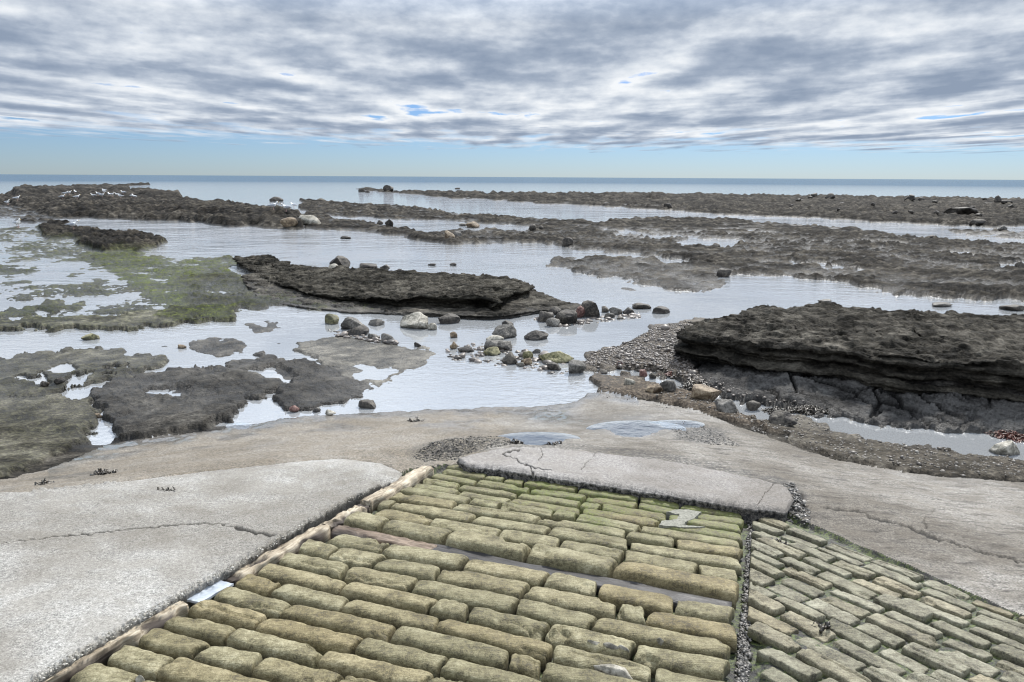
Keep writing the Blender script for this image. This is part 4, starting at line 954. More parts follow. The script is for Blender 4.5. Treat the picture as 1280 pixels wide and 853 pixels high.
ROCKS = [
 (416, 406, 18, 11, OL, 'round green weed-topped boulder, left end of the row of rocks by the flat beige slab'),
 (439, 413, 32, 14, G_, 'mottled grey boulder between the green-topped boulder and a dark brown one'),
 (450, 420, 33, 10, D, 'low dark brown boulder in front of the mottled grey boulder'),
 (466, 425, 14, 7, G_, 'small grey stone just right of the low dark brown boulder'),
 (472, 408, 21, 8, G_, 'flat grey stone alone in the water behind the row of rocks'),
 (484.5, 429, 19, 11, G_, 'rounded grey-brown stone at the back edge of the flat beige slab'),
 (521, 412, 37, 18, PL, 'largest pale smooth boulder, mirrored in the pool before the middle ledge'),
 (541, 413, 13, 8, PL, 'small pale stone touching the right side of the largest pale boulder'),
 (566, 423, 11, 7, TN, 'tan round stone in water right of the largest pale boulder'),
 (567, 437, 10, 9, TN, 'upright rusty stone left of a flat black stone'),
 (583, 441, 21, 7, D, 'flat black stone beside the rusty upright stone'),
 (521.5, 434, 9, 6, D, 'small dark stone in water off the right part of the beige slab'),
 (562, 406, 27, 13, D, 'dark squarish block at the foot of the middle ledge'),
 (633, 409, 16, 7, D, 'dark round stone behind the long slanted slab stone'),
 (632, 424, 33, 17, G_, 'long slanted grey slab stone sloping down to the right in the pool'),
 (618, 427, 22, 6, PL, 'pale flat stone awash below the slanted slab stone'),
 (623, 440, 34, 12, G_, 'thick flat grey slab resting on another slab in the stream'),
 (617, 445, 25, 9, OL, 'lower slab under the thick flat grey slab in the stream'),
 (639, 456, 23, 13, D, 'round purplish dark cobble at the lip of the blue pool'),
 (660, 449, 13, 12, OL, 'upright olive stone behind the pinkish cobble'),
 (671, 442, 12, 6, G_, 'small flat grey stone leaning behind the olive stone'),
 (658, 457, 14, 8, TN, 'pinkish tan cobble at the lip of the blue pool'),
 (651, 459, 8, 5, PL, 'small white stone between the purplish and the pinkish cobble'),
 (672, 426, 32, 10, D, 'smooth dark whale-backed stone alone in the pool'),
 (694, 455, 44, 12, OL, 'wide flat olive-grey slab at the left tip of the shingle spit'),
 (720, 468, 23, 19, G_, 'pointed grey stone leaning against the wide flat slab'),
 (692, 464, 20, 9, D, 'dark wedge stone under the wide flat slab'),
 (682, 403, 20, 12, D, 'dark stone at the left of the rock cluster off the middle ledge'),
 (693, 409, 20, 10, G_, 'grey-brown front stone of the rock cluster off the middle ledge'),
 (706, 406, 29, 19, D, 'large knobbly dark boulder in the rock cluster off the middle ledge'),
 (693, 394, 18, 9, D, 'dark stone at the back of the rock cluster, behind the knobbly boulder'),
 (724, 398, 15, 14, RD, 'reddish brown stone between the knobbly boulder and the square block'),
 (739, 398, 25, 22, D, 'tall square brown block at the right of the rock cluster'),
 (755.5, 391, 11, 7, D, 'small dark stone just right of the tall square block'),
 (762, 398, 13, 7, D, 'low dark stone in front of the gap right of the tall square block'),
 (770, 394, 17, 9, G_, 'grey rounded stone between small dark stones in the channel'),
 (785, 394, 14, 8, D, 'dark lumpy stone near the right end of the line of channel stones'),
 (775, 399.5, 9, 3, D, 'tiny flat dark stone in front of the grey rounded channel stone'),
 (800, 387, 26, 6, D, 'long low dark rock at the far end of the line of channel stones'),
 (825, 393, 23, 7, D, 'low dark rock alone in the channel left of the big right ledge'),
 (773.5, 460, 10, 8, RD, 'small dark red stone on the edge of the shingle spit'),
 (754, 468, 14, 5, D, 'flat black stone in the narrow white pool by the shingle'),
 (803, 475, 12, 9, RD, 'brown round stone in the narrow white pool'),
 (815, 474, 10, 8, D, 'dark stone touching the brown round stone in the narrow pool'),
 (786, 486, 13, 7, PL, 'pale rounded stone lying on the sand by the concrete'),
 (832, 494, 23, 12, G_, 'grey rounded stone at the edge of the pool below the weed clump'),
 (817, 496, 21, 9, TN, 'tan flat stone left of the grey rounded stone by the sand'),
 (880, 504, 39, 14, TN, 'yellow-brown long rock below the brown weed clump'),
 (907, 520, 28, 15, G_, 'dark grey angular rock at the concrete edge right of the yellow-brown rock'),
 (940, 514, 18, 10, D, 'dark boxy stone in the small pool right of the angular rock'),
 (977, 536, 32, 13, D, 'dark tilted slab stone at the edge of the concrete'),
 (1254, 571, 27, 14, PL, 'pale grey domed stone in the pool at the right edge'),
 (425, 335, 26, 14, D, 'black round boulder standing on the back of the middle ledge', .27),
 (417, 338, 16, 8, PL, 'pale stone tucked in front of the black round boulder', .24),
 (462, 337, 23, 7, D, 'long flat dark rock on the back of the middle ledge', .28),
 (481, 338, 12, 6, G_, 'small grey stone right of the long flat rock on the ledge', .3),
 (500, 341, 7, 5, D, 'smallest dark stone on the back edge of the middle ledge', .34),
 (540, 332.5, 10, 3, D, 'left one of two low dark stones in water behind the middle ledge', 0),
 (567, 332.5, 9, 3, D, 'right one of two low dark stones in water behind the middle ledge', 0),
 (364, 287, 23, 10, TN, 'brown rounded boulder at the right end of the bird reef', 0),
 (388, 281, 24, 10, PL, 'pale tan boulder just beyond the brown one at the reef end', 0),
 (346, 252, 15, 5, D, 'dark block in the sea behind the right end of the bird reef', 0),
 (561, 302, 16, 12, TN, 'brown boulder, larger of a touching pair on the middle bed', 0),
 (572, 301, 10, 11, G_, 'grey boulder, smaller of a touching pair on the middle bed', 0),
 (590, 285, 18, 7, TN, 'brown flat boulder in the long pool of the middle beds', 0),
 (578, 283, 9, 4, G_, 'small grey stone left of the brown flat boulder in the long pool', 0),
 (475, 281, 9, 5, D, 'small dark block at the left end of the long pool', 0),
 (486, 284, 11, 7, D, 'larger dark block at the left end of the long pool', 0),
 (432, 299, 12, 3, D, 'flat black stone in the big pool below the middle beds', 0),
 (709, 309, 13, 11, D, 'black cube-like boulder at the near edge of the middle bed', 0),
 (666, 290, 9, 7, D, 'dark block at the right end of the long pool', 0),
 (676, 288, 6, 4, D, 'tiny dark stone at the right end of the long pool', 0),
 (895, 310, 10, 6, D, 'dark stone beside the white pool of the right beds', 0),
 (905, 346, 21, 9, D, 'dark weedy hump at the tip of the low bed before the right channel', .02),
 (835, 262, 10, 7, D, 'dark boulder at the left part of the far right reef', .1),
 (1137, 251, 12, 6, D, 'black round boulder on the seaward edge of the far right reef', .4),
 (1018, 247, 9, 4, D, 'dark stone, left one of a close pair on the far reef edge', .4),
 (1037, 248, 11, 5, D, 'dark stone, right one of a close pair on the far reef edge', .4),
 (1201, 268, 31, 8, D, 'longest dark boulder heap on the far right reef', .2),
 (1220, 283, 17, 6, D, 'dark boulder at the near edge of the far right reef', .05),
 (1252, 288, 11, 4, G_, 'grey stone in the pale strip right of the dark near-edge boulder', 0),
 (1165, 298, 9, 3, D, 'flat dark stone at the end of the long far pool', 0),
 (1246, 253, 8, 7, D, 'upright dark boulder on the far reef near the right frame edge', .4),
 (1257, 255, 11, 4, D, 'low dark stone just right of the upright far boulder', .4),
 (1275, 338, 11, 8, D, 'black round stone in a small pool at the right edge of the beds', 0),
 (1030, 379, 15, 4, G_, 'grey flat stone awash in the channel behind the big right ledge', 0),
 (1175, 384, 23, 4, G_, 'long grey flat stone awash behind the big right ledge', 0),
 (1265, 389, 22, 6, D, 'dark flat stone in the channel at the right frame edge', 0),
 (486, 240, 14, 6, D, 'brown rock heap on the narrow spit of the far reef', .2),
 (452, 240, 8, 4, D, 'dark rock at the thin left part of the far reef spit', .1),
 (459, 241, 6, 2.4, D, 'low black stone beside the dark rock of the reef spit', 0),
 (572, 236.5, 7, 2, D, 'lone dark rock in the sea beyond the far reef', 0),
 (112, 426, 17, 6, OL, 'smooth olive stone alone in the left channel'),
 (228, 436, 10, 4, TN, 'rusty stone in the shallow water of the left channel'),
 (123, 523, 10, 5, TN, 'orange stone in the narrow blue runnel'),
 (460, 512, 23, 8, D, 'dark stone near the left end of the blue pool'),
 (412, 519, 13, 6, PL, 'pale stone at the near left corner of the blue pool'),
 (396, 516, 9, 5, G_, 'grey stone left of the pale stone at the blue pool corner'),
 (368, 516, 11, 7, RD, 'rust-red stone on the rocks left of the blue pool'),
 (75, 484, 12, 6, D, 'dark stone standing in a white pool of the left flats'),
 (58, 486, 9, 7, D, 'small upright dark stone left of the dark stone in the white pool'),
]
for rk in ROCKS:
    u, v, w, h, m_, lab = rk[:6]
    B(u, v, w, h, m_, lab, 'boulder' if w > 15 else 'stone', 'rocks lying on the beach', rk[6] if len(rk) > 6 else None, deep=random.uniform(.65, .95))
rs_ = random.Random(3)
for k in range(16):
    u = rs_.uniform(900, 1275); v = 245 + (u - 900) * .012 + rs_.uniform(1.5, 22)
    B(u, v, rs_.uniform(4, 7), rs_.uniform(2, 3.2), D, 'tiny dark stone scattered on the flat far right reef', 'stone', 'tiny stones on the far reef', None)
# stones wedged between setts
for k, (u, v, w, h, lab) in enumerate([(741, 805, 20, 8, 'grey slate sliver wedged between lower setts, first of three'), (765, 810, 22, 9, 'pale slate sliver wedged between lower setts, middle of three'), (779, 813, 15, 8, 'short pale sliver wedged between lower setts at the right of two slivers'),
                                       (768, 838, 52, 11, 'long pale stone wedged beside a curved sett near the bottom'), (825, 803, 8, 5, 'small pebble in a gap between right-hand setts'), (175, 851, 12, 8, 'small white stone at the end of the brown board')]):
    g = on_slip(u, v, .02); d = np.linalg.norm(g - [0, 0, CZ]); sx = w * d / F / 2
    vv, f = rock_verts(900 + k, sx, sx * .35, .022, 3, 8)
    an = ANG_P; x, y = vv[:, 0].copy(), vv[:, 1].copy(); vv[:, 0] = x * math.cos(an) - y * math.sin(an); vv[:, 1] = x * math.sin(an) + y * math.cos(an)
    me = bpy.data.meshes.new('stone'); me.from_pydata(vv.tolist(), [], f.tolist()); me.polygons.foreach_set('use_smooth', np.ones(len(f), bool)); me.materials.append(M_PALE)
    o = bpy.data.objects.new('stone', me); C.objects.link(o); o.location = g + np.array([0, 0, .0]); tag(o, lab, 'stone', 'stones wedged between the setts')
# mortar patch among the upper setts
mp = np.array([(833, 640), (846, 637), (862, 637), (877, 640), (868, 648), (858, 652), (853, 656), (882, 659), (850, 659), (824, 656), (828, 651), (846, 649), (850, 643)], float)
mb = MB(); W3 = np.array([on_slip(u, v, .014) for u, v in mp]); cen = W3.mean(0); n = len(W3)
fine = np.array([W3[i] * (1 - f) + W3[(i + 1) % n] * f for i in range(n) for f in (0, .25, .5, .75)]); fine[:, :2] += rng.normal(0, .003, (len(fine), 2))
bm = bmesh.new(); bv = [bm.verts.new(q) for q in fine]; fc = bm.faces.new(bv)
r_ = bmesh.ops.extrude_face_region(bm, geom=[fc]); bmesh.ops.translate(bm, verts=[q for q in r_['geom'] if isinstance(q, bmesh.types.BMVert)], vec=(0, 0, -.06)); bmesh.ops.recalc_face_normals(bm, faces=bm.faces); bmesh.ops.triangulate(bm, faces=bm.faces)
me = bpy.data.meshes.new('mortar_patch'); bm.to_mesh(me); bm.free(); me.materials.append(mat_flat('lime mortar', (.10, .10, .08), (.24, .235, .20), 60, .9))
o = bpy.data.objects.new('mortar_patch', me); C.objects.link(o); tag(o, 'white mortar patch smeared over the green setts at upper right', 'mortar patch')

# ------------------------------------------------------------------ shingle and grit (uncountable)
def scatter(name, polys, n, size, mats, sub=1, lift=.3, flat=.55, slip=None, wade=False):
    for mi, (mat, share) in enumerate(mats):
        mb = MB(); bv, bf = ICO[sub]
        cnt = 0; tries = 0
        while cnt < n * share and tries < n * 30:
            tries += 1
            pts, wt = polys[random.randrange(len(polys))] if not isinstance(polys, dict) else None
            xs = [q[0] for q in pts]; ys = [q[1] for q in pts]
            u = random.uniform(min(xs), max(xs)); v = random.uniform(min(ys), max(ys))
            ins = False
            for (ax, ay), (bx, by) in zip(pts, pts[1:] + pts[:1]):
                if (ay > v) != (by > v) and u < (bx - ax) * (v - ay) / (by - ay) + ax: ins = not ins
            if not ins: continue
            g = on_slip(u, v, slip) if slip is not None else z_at(u, v)
            if g[2] < -.05 and not wade: continue
            if wade: g = on_plane(u, v, -.012) if g[2] < 0 else g
            s = size * math.exp(random.gauss(0, .45)) * wt
            sc = np.array([s, s * random.uniform(.6, 1), s * flat * random.uniform(.7, 1.2)])
            th = random.uniform(0, 6.28); vv = bv * (1 + .18 * rng.normal(size=(len(bv), 1))) * sc
            x, y = vv[:, 0].copy(), vv[:, 1].copy(); vv[:, 0] = x * math.cos(th) - y * math.sin(th); vv[:, 1] = x * math.sin(th) + y * math.cos(th)
            mb.add(vv + g + [random.uniform(-.01, .01), random.uniform(-.01, .01), sc[2] * lift], bf, random.random()); cnt += 1
        o = mb.build(name, mat); tag(o, kind='stuff')
SH1 = [(720, 462), (740, 445), (790, 428), (818, 411), (866, 404), (840, 436), (860, 452), (884, 484), (862, 478), (830, 466), (790, 462), (760, 460)]
SH2 = [(955, 532), (1000, 526), (1060, 545), (1160, 562), (1280, 576), (1280, 600), (1150, 591), (1050, 574), (975, 548)]
SH3 = [(805, 488), (850, 494), (900, 506), (960, 520), (1000, 530), (960, 544), (900, 520), (860, 508), (810, 496)]
SH4 = [(545, 452), (600, 448), (690, 464), (720, 470), (640, 464), (580, 460)]
def mat_peb(name, cols):
    t = NT(name); p = t.pos(); n = t.noise(p, 60, 3, .6); r = t.at('tone')
    c = t.ramp(r, [(0, cols[0]), (.35, cols[1]), (.65, cols[2]), (1, cols[3])])
    c = t.mix(t.rng(n, .3, .7, .5, 0), c, (.5, .5, .5), 'MULTIPLY')
    return t.out(c, .5, t.bump(n, .004, .5))
M_SH = mat_peb('shingle', [(.03, .025, .021), (.075, .062, .052), (.12, .10, .084), (.24, .21, .185)])
M_SH2 = mat_peb('pale shingle', [(0.0288, 0.0245, 0.0202), (0.0756, 0.0634, 0.0504), (0.1224, 0.1066, 0.0864), (0.2448, 0.2268, 0.2016)])
M_GRIT = mat_peb('dark grit', [(.012, .012, .012), (.04, .038, .034), (.08, .075, .065), (.22, .2, .18)])
scatter('shingle', [(SH1, 1)], 3000, .017, [(M_SH, 1)])
scatter('shingle', [(SH2, 1), (SH3, .9)], 1500, .010, [(M_SH2, 1)])
scatter('shingle', [([(885, 478), (960, 505), (1010, 512), (990, 526), (940, 520), (890, 500)], .8), ([(560, 452), (690, 466), (700, 470), (640, 466)], 1)], 300, .016, [(M_SH, 1)])
CH = [(936, 642), (944, 642), (948, 655), (941, 720), (938, 780), (933, 860), (920, 860), (927, 780), (932, 720)]
scatter('shingle', [([(556, 436), (600, 430), (650, 440), (705, 450), (720, 470), (690, 468), (640, 460), (560, 452)], 1), ([(660, 398), (720, 402), (760, 396), (800, 390), (800, 398), (700, 410)], 1.3), ([(410, 412), (490, 426), (500, 434), (420, 422)], 1)], 520, .034, [(M_SH, 1)], sub=2, wade=True)
scatter('grit', [(CH, 1)], 1500, .0065, [(M_GRIT, 1)], slip=-.052, lift=.5)
scatter('grit', [([(835, 532), (870, 526), (912, 548), (930, 558), (890, 556), (850, 548)], 1), ([(976, 606), (992, 604), (1012, 640), (1014, 655), (975, 645), (985, 630)], 1.2), ([(730, 478), (760, 484), (830, 506), (870, 518), (820, 512), (745, 494)], .7)], 1500, .006, [(M_GRIT, 1)])
scatter('grit', [([(515, 572), (540, 556), (600, 546), (632, 547), (640, 556), (600, 563), (570, 574), (530, 578)], 1)], 3000, .0042, [(mat_peb('weedy grit', [(.006, .006, .005), (.016, .014, .01), (.035, .03, .02), (.09, .08, .055)]), 1)], lift=.3)
scatter('concrete_crumbs', [([(497, 594), (506, 592), (400, 648), (345, 680), (300, 708), (230, 746), (150, 790), (45, 855), (30, 855), (145, 785), (225, 740), (295, 702), (345, 672), (395, 644)], 1)], 1000, .0028, [(mat_peb('pale crumbs', [(.12, .11, .085), (.24, .22, .18), (.34, .32, .27), (.5, .48, .43)]), 1)], slip=.062, lift=.2)

# ------------------------------------------------------------------ seaweed
def weed(u, v, wpx, dpx, mat, label, blades=160, L=.16, z=None, slip=None, thick=.012, hgt=.05):
    g = on_slip(u, v, slip) if slip is not None else z_at(u, v)
    if g[2] < 0: g = on_plane(u, v, 0.0)
    d = np.linalg.norm(g - np.array([0, 0, CZ])); rx = wpx * d / F / 2; ry = dpx * d / F / 2 * 2.2
    mb = MB(); rs = np.random.default_rng(int(u * 7 + v))
    for k in range(blades):
        r = math.sqrt(rs.random()); th = rs.uniform(0, 6.28)
        p = np.array([r * rx * math.cos(th), r * ry * math.sin(th), hgt * (1 - r * r) * rs.uniform(.2, 1.2)])
        h = rs.uniform(0, 6.28); l = L * rs.uniform(.4, 1.2); n = 7; w = thick * rs.uniform(.5, 1.3)
        pts = []
        for i in range(n):
            pts.append(p.copy()); h += rs.normal(0, .5)
            p = p + np.array([math.cos(h), math.sin(h), 0]) * l / n; p[2] = max(.002, p[2] + rs.normal(-.004, .010))
        pts = np.array(pts); tn = np.gradient(pts, axis=0); sd_ = np.stack([-tn[:, 1], tn[:, 0], rs.normal(0, .3, n) * np.abs(tn[:, 0])], -1); sd_ /= np.linalg.norm(sd_, axis=1)[:, None] + 1e-9
        ww = w * np.sin(np.linspace(.35, 2.9, n))[:, None]
        top = np.array([0, 0, .003])
        ring = np.stack([pts - sd_ * ww, pts + top, pts + sd_ * ww, pts - top], 1)
        mb.add(ring.reshape(-1, 3), np.concatenate([[(i * 4 + j, i * 4 + (j + 1) % 4, (i + 1) * 4 + (j + 1) % 4, (i + 1) * 4 + j) for j in range(4)] for i in range(n - 1)]))
    o = mb.build('seaweed_clump', mat); o.location = g
    return tag(o, label, 'seaweed')
weed(871, 484, 32, 14, M_WEED, 'dark brown seaweed heap on the shale behind the yellow-brown rock', 260, .16, hgt=.10)
weed(840, 468, 22, 4, M_REDWEED, 'thin reddish weed strip left of the dark seaweed heap', 50, .14, hgt=.03)
weed(1012, 515, 58, 9, M_WEED, 'long dark seaweed heap at the foot of the shale right of the small pool', 300, .16, hgt=.07)
weed(968, 515, 22, 8, M_WEED, 'small dark seaweed tuft above the tilted slab stone', 120, .12, hgt=.06)
weed(1263, 546, 32, 12, M_REDWEED, 'rust-red seaweed heap at the right edge of the picture', 200, .14, hgt=.06)
weed(697, 552, 30, 5, M_WEED, 'black weed on the rim of the small dark pool by the thin slab', 120, .07, hgt=.03)
weed(640, 552, 26, 6, M_WEED, 'black weed at the left rim of the small dark pool', 110, .07, hgt=.03)
weed(212, 613.5, 24, 3, M_WEED, 'dark dried weed scrap on the pale slab', 16, .035, slip=.05, thick=.007, hgt=.003)
weed(131, 593, 20, 3, M_WEED, 'dark weed scrap on the brown concrete at left', 30, .07, hgt=.02)
weed(58, 605, 10, 2, M_WEED, 'small black weed scrap at the edge of the pale slab', 16, .06, hgt=.02)
weed(520, 527, 16, 2.5, M_WEED, 'dark weed scrap on the brown concrete above the setts', 26, .07, hgt=.015)
weed(962, 683, 30, 7, M_WEED, 'dark weed in a missing-sett gap near the channel', 90, .08, slip=-.03, hgt=.02)
weed(1024, 790, 16, 9, M_WEED, 'dark weed in a gap between small setts', 70, .04, slip=-.03, hgt=.015)

# ------------------------------------------------------------------ birds
def mat_plain(name, c, r=.6):
    t = NT(name); n = t.noise(t.pos(), 40, 2, .5)
    return t.out(t.mix(t.rng(n, .3, .7, 0, .15), c, tuple(np.array(c) * .6)), r)
M_WHITE = mat_plain('white feathers', (.82, .82, .8)); M_WING = mat_plain('grey feathers', (.42, .44, .47)); M_BEAK = mat_plain('yellow beak', (.6, .38, .05)); M_LEG = mat_plain('pink legs', (.45, .28, .25))
def loft(sections, nseg=12):
    ring = []
    for (c, rx, rz) in sections:
        for k in range(nseg):
            a = 2 * math.pi * k / nseg; ring.append((c[0] + 0, c[1] + rx * math.cos(a), c[2] + rz * math.sin(a)))
    n = len(sections)
    q = [(i * nseg + j, i * nseg + (j + 1) % nseg, (i + 1) * nseg + (j + 1) % nseg, (i + 1) * nseg + j) for i in range(n - 1) for j in range(nseg)]
    return np.array(ring), np.array(q)
def make_gull():
    root = bpy.data.objects.new('gull', None); C.objects.link(root)
    mb = MB()
    v, q = loft([((-.30, 0, .215), .02, .006), ((-.22, 0, .22), .05, .02), ((-.14, 0, .225), .075, .05), ((-.04, 0, .23), .10, .085), ((.06, 0, .245), .10, .095), ((.13, 0, .275), .08, .085), ((.165, 0, .32), .052, .055), ((.18, 0, .365), .044, .044), ((.205, 0, .40), .044, .042), ((.235, 0, .405), .034, .034), ((.262, 0, .40), .010, .010)])
    mb.add(v, q); mb.build('body', M_WHITE, root)
    for s in (-1, 1):
        mb = MB(); v, q = loft([((-.36, s * .03, .235), .006, .006), ((-.26, s * .06, .245), .018, .022), ((-.1, s * .09, .262), .022, .058), ((.03, s * .097, .272), .02, .062), ((.1, s * .085, .28), .008, .03)]); mb.add(v, q); mb.build('wing', M_WING, root)
        mb = MB(); v, q = loft([((0, 0, 0), .008, .008), ((0.001, 0, .001), .008, .008)]); 
        ring = []
        for z_ in (-.005, .08, .16):
            for k in range(6): ring.append((.01 + .008 * math.cos(k * 1.047), s * .04 + .008 * math.sin(k * 1.047), z_))
        mb.add(np.array(ring), np.array([(i * 6 + j, i * 6 + (j + 1) % 6, (i + 1) * 6 + (j + 1) % 6, (i + 1) * 6 + j) for i in range(2) for j in range(6)]))
        mb.add(np.array([(.0, s * .04 - .01, .001), (.07, s * .04 - .035, .001), (.07, s * .04 + .035, .001), (.0, s * .04 + .01, .001), (.0, s * .04 - .01, .008), (.07, s * .04 - .035, .004), (.07, s * .04 + .035, .004), (.0, s * .04 + .01, .008)]), np.array([(0, 1, 2, 3), (7, 6, 5, 4), (0, 4, 5, 1), (1, 5, 6, 2), (2, 6, 7, 3), (3, 7, 4, 0)]))
        mb.build('leg', M_LEG, root)
    mb = MB(); v, q = loft([((.255, 0, .40), .012, .014), ((.29, 0, .398), .009, .011), ((.32, 0, .39), .003, .004)], 8); mb.add(v, q); mb.build('beak', M_BEAK, root)
    return root
def copy_tree(o, parent=None):
    c = o.copy(); C.objects.link(c); c.parent = parent
    for ch in list(o.children): copy_tree(ch, c)
    return c
proto = make_gull()
flock = 'white gull standing in the flock on the left reef'
gulls = [(79, 249, flock), (82, 246, flock), (87, 247, flock), (95, 244, flock), (97, 251, flock), (118, 247, flock), (124, 247, flock), (128.5, 247, flock), (138, 246, flock), (141, 246.5, flock), (147, 246, flock), (151, 248, flock), (155, 246, flock), (165, 248, flock), (169, 249, flock),
         (22, 251, 'lone white gull left of the flock on the reef'), (9.5, 256.5, 'white gull nearest the left frame edge on the reef'),
         (93, 287, 'white gull standing on the low dark bed in front of the reef'), (23, 285, 'white gull in the shallows left of the low dark bed'),
         (343, 263, 'leftmost of three white gulls at the right end of the reef'), (359, 266.5, 'middle and lowest of three white gulls at the right end of the reef'), (368, 262, 'rightmost of three white gulls at the right end of the reef')]
rg2 = random.Random(5)
for i, (u, v, lab) in enumerate(gulls + [(131, 242.5, 'large white gull with raised wings in the flock')]):
    o = proto if i == 0 else copy_tree(proto)
    g = z_at(u, v); 
    # height of the rock here: search the sheet along this line of sight
    iu = int(np.argmin(abs(gu - u))); col = VERT.reshape(len(gu), len(ge), 3)[iu]
    dd = np.hypot(col[:, 0], col[:, 1]); r0 = ray(u, v); sl = r0[2] / math.hypot(r0[0], r0[1])
    below = np.where((CZ + sl * dd <= col[:, 2]) & (dd < 400))[0]
    g = col[below[-1]] if len(below) and v - vh(u) < 80 else g
    o.location = (g[0], g[1], max(0, g[2]) - .01); o.rotation_euler = (0, 0, rg2.uniform(-.7, .7) + (math.pi if rg2.random() < .5 else 0))
    sc = 1.15 if u < 300 else 1.3
    o.scale = (sc, sc, sc)
    tag(o, lab, 'gull', 'gulls resting on the reef')
    if i == len(gulls):
        o.scale = (1.5,) * 3
        for ch in o.children:
            if ch.name.startswith('wing'):
                y = 1 if sum(p[1] for p in ch.bound_box) > 0 else -1
                ch.rotation_euler = (R(62) * y, 0, 0); ch.location = (0, y * .27, .17)

# ------------------------------------------------------------------ water
def sheet(name, pts, mat):
    me = bpy.data.meshes.new(name); me.from_pydata([tuple(p) for p in pts], [], [list(range(len(pts)))]); me.materials.append(mat)
    o = bpy.data.objects.new(name, me); C.objects.link(o); return o
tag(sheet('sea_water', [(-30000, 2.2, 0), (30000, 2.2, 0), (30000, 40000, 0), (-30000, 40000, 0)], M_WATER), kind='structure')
M_CLEAR = mat_water('clear water', False)
def puddle(k, lift, lab, mat):
    (u, v), (ru, rv), dp = PUD[k]; zz = PUDZ[k] - dp + lift
    pts = [on_plane(u + 1.5 * ru * math.cos(a), v + 1.5 * rv * math.sin(a), zz) for a in np.linspace(0, 6.2832, 48, endpoint=False)]
    tag(sheet('puddle_water', pts[::-1], mat), lab, 'puddle', kind='structure')
puddle(0, .0025, 'oval puddle on the worn concrete', M_CLEAR)
puddle(1, .022, 'small dark pool behind the thin slab', M_CLEAR)
puddle(2, .004, 'tiny puddle on the brown concrete', M_CLEAR)
puddle(3, .004, 'thin puddle beside the dark grit on the concrete', M_CLEAR)

# ------------------------------------------------------------------ sky and sun
SUN_EL, SUN_AZ = 46.0, 28.0                  # azimuth to the right of straight ahead
w = bpy.data.worlds.new('World'); bpy.context.scene.world = w; w.use_nodes = True
nt = w.node_tree; nt.nodes.clear()
class WT(NT):
    def __init__(s): s.t = nt
t = WT()
sky = t.n('ShaderNodeTexSky', sky_type='NISHITA', sun_disc=False, sun_elevation=R(SUN_EL), sun_rotation=R(SUN_AZ), air_density=1.0, dust_density=.1, ozone_density=3.0)
dirv = t.n('ShaderNodeTexCoord').outputs['Generated']
sp = t.n('ShaderNodeSeparateXYZ', i={0: dirv})
dz = t.math('MAXIMUM', sp.outputs[2], .012)
qx = t.math('DIVIDE', sp.outputs[0], dz); qy = t.math('DIVIDE', sp.outputs[1], dz)
ly = t.math('MULTIPLY', t.math('SQRT', t.math('MAXIMUM', t.math('ABSOLUTE', qy), .2)), 3.1)
def cl(dy, sc, det, z, ro=.58):
    pv = t.n('ShaderNodeCombineXYZ', i={0: qx, 1: t.math('ADD', ly, dy), 2: z}).outputs[0]
    return t.noise(t.vmap(pv, sc), 1.0, det, ro, .1)
n0 = cl(0, (1.15, 1.25, 1), 6, 3.7, .50)
nU = cl(-.30, (1.15, 1.25, 1), 3, 3.7, .50)          # the same cloud a little higher up: where it thins, the shoulder is lit
nL = cl(0, (.26, .50, 1), 2, 1.3)
thick = t.math('ADD', t.math('MULTIPLY', n0, .66), t.math('MULTIPLY', nL, .34))
wob = t.n('ShaderNodeCombineXYZ', i={0: t.math('ADD', qx, t.math('MULTIPLY', n0, 1.3)), 1: t.math('ADD', ly, t.math('MULTIPLY', nU, 1.1)), 2: 2.0}).outputs[0]
cells = t.n('ShaderNodeTexVoronoi', feature='SMOOTH_F1', i={'Vector': t.vmap(wob, (.85, 1.15, 1)), 'Scale': 1.0, 'Smoothness': .55}).outputs['Distance']
thick = t.math('SUBTRACT', thick, t.math('MULTIPLY', t.math('SUBTRACT', cells, .42), .16))
nH = t.noise(t.vmap(dirv, (34, 34, 78)), 1.0, 4, .55)
thick = t.math('ADD', thick, t.math('MULTIPLY', t.math('SUBTRACT', nH, .5), .20))
lum = t.math('ADD', thick, t.math('MULTIPLY', t.math('SUBTRACT', n0, nU), -.38))
colr = t.ramp(lum, [(.37, (.64, .67, .71)), (.435, (.50, .545, .61)), (.49, (.375, .425, .505)), (.55, (.262, .314, .402)), (.62, (.195, .246, .335))])
cover = t.rng(t.math('SUBTRACT', thick, t.math('MULTIPLY', t.rng(sp.outputs[2], .21, .35, 0, 1), .05)), .305, .36, 0, 1)
edge = t.math('ADD', t.math('ADD', 25.0, t.math('MINIMUM', t.math('MULTIPLY', qx, .62), 0.0)), t.math('MULTIPLY', t.math('SUBTRACT', n0, .5), 30.0))
ef = t.rng(t.math('SUBTRACT', qy, edge), -6.0, 3.0, 1, 0)
alpha = t.math('MULTIPLY', cover, ef)
el = t.rng(sp.outputs[2], .19, .34, 1.0, 2.6)
acc = t.mix(1.0, colr, t.n('ShaderNodeCombineColor', i={0: el, 1: t.math('MULTIPLY', el, .985), 2: t.math('MULTIPLY', el, .96)}).outputs[0], 'MULTIPLY')
acc = t.mix(alpha, (0, 0, 0), acc); trans = t.math('SUBTRACT', 1.0, alpha)
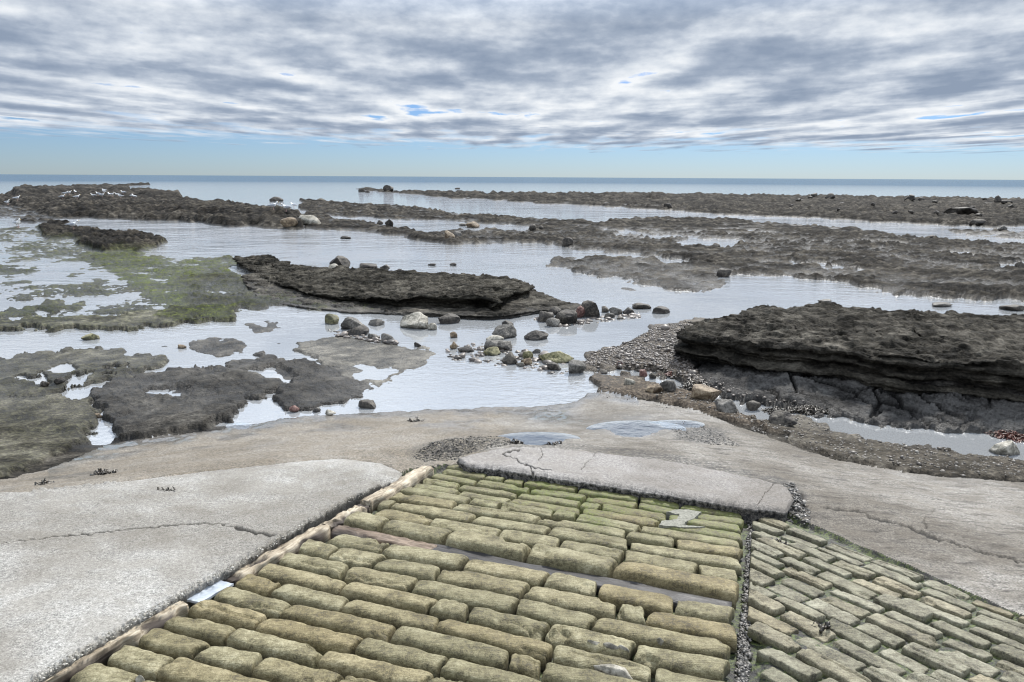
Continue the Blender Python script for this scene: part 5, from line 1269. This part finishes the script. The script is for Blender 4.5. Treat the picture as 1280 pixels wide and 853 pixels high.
blue = t.mix(1.0, sky.outputs[0], (.61, .80, 1.20), 'MULTIPLY')
bg1 = t.n('ShaderNodeBackground', i={'Color': blue, 'Strength': .06})
bg2 = t.n('ShaderNodeBackground', i={'Color': acc, 'Strength': 1.0})
skyf = t.n('ShaderNodeMixShader', i={0: t.math('SUBTRACT', 1.0, trans), 1: bg1.outputs[0], 2: t.n('ShaderNodeBackground', i={'Color': (0, 0, 0, 1)}).outputs[0]})
add = t.n('ShaderNodeAddShader'); nt.links.new(skyf.outputs[0], add.inputs[0]); nt.links.new(bg2.outputs[0], add.inputs[1])
t.n('ShaderNodeOutputWorld', i={'Surface': add.outputs[0]})
sun = bpy.data.lights.new('sun', 'SUN'); sun.energy = 4.2; sun.angle = R(6); sun.color = (1, .965, .91)
so = bpy.data.objects.new('sun', sun); C.objects.link(so)
az, el_ = R(SUN_AZ), R(SUN_EL)
from mathutils import Vector, Matrix
dvec = Vector((math.sin(az) * math.cos(el_), math.cos(az) * math.cos(el_), math.sin(el_)))
so.rotation_euler = dvec.to_track_quat('Z', 'Y').to_euler()

# ------------------------------------------------------------------ camera
cam = bpy.data.cameras.new('camera'); cam.sensor_width = 36; cam.lens = F / 1280 * 36; cam.clip_start = .05; cam.clip_end = 60000
co_ = bpy.data.objects.new('camera', cam); C.objects.link(co_)
c, s = math.cos(ROLL), math.sin(ROLL)
right0 = Vector((1, 0, 0)); down0 = Vector((0, -math.sin(PITCH), -math.cos(PITCH))); fwd = Vector((0, math.cos(PITCH), -math.sin(PITCH)))
right = right0 * c - down0 * s; down = right0 * s + down0 * c
M = Matrix((right, -down, -fwd)).transposed().to_4x4(); M.translation = Vector((0, 0, CZ))
co_.matrix_world = M
sc = bpy.context.scene; sc.camera = co_
sc.view_settings.view_transform = 'Standard'; sc.view_settings.look = 'None'; sc.view_settings.exposure = 0.52; sc.view_settings.gamma = 1.0
sc.cycles.filter_width = 1.15; sc.cycles.max_bounces = 6; sc.cycles.transparent_max_bounces = 6
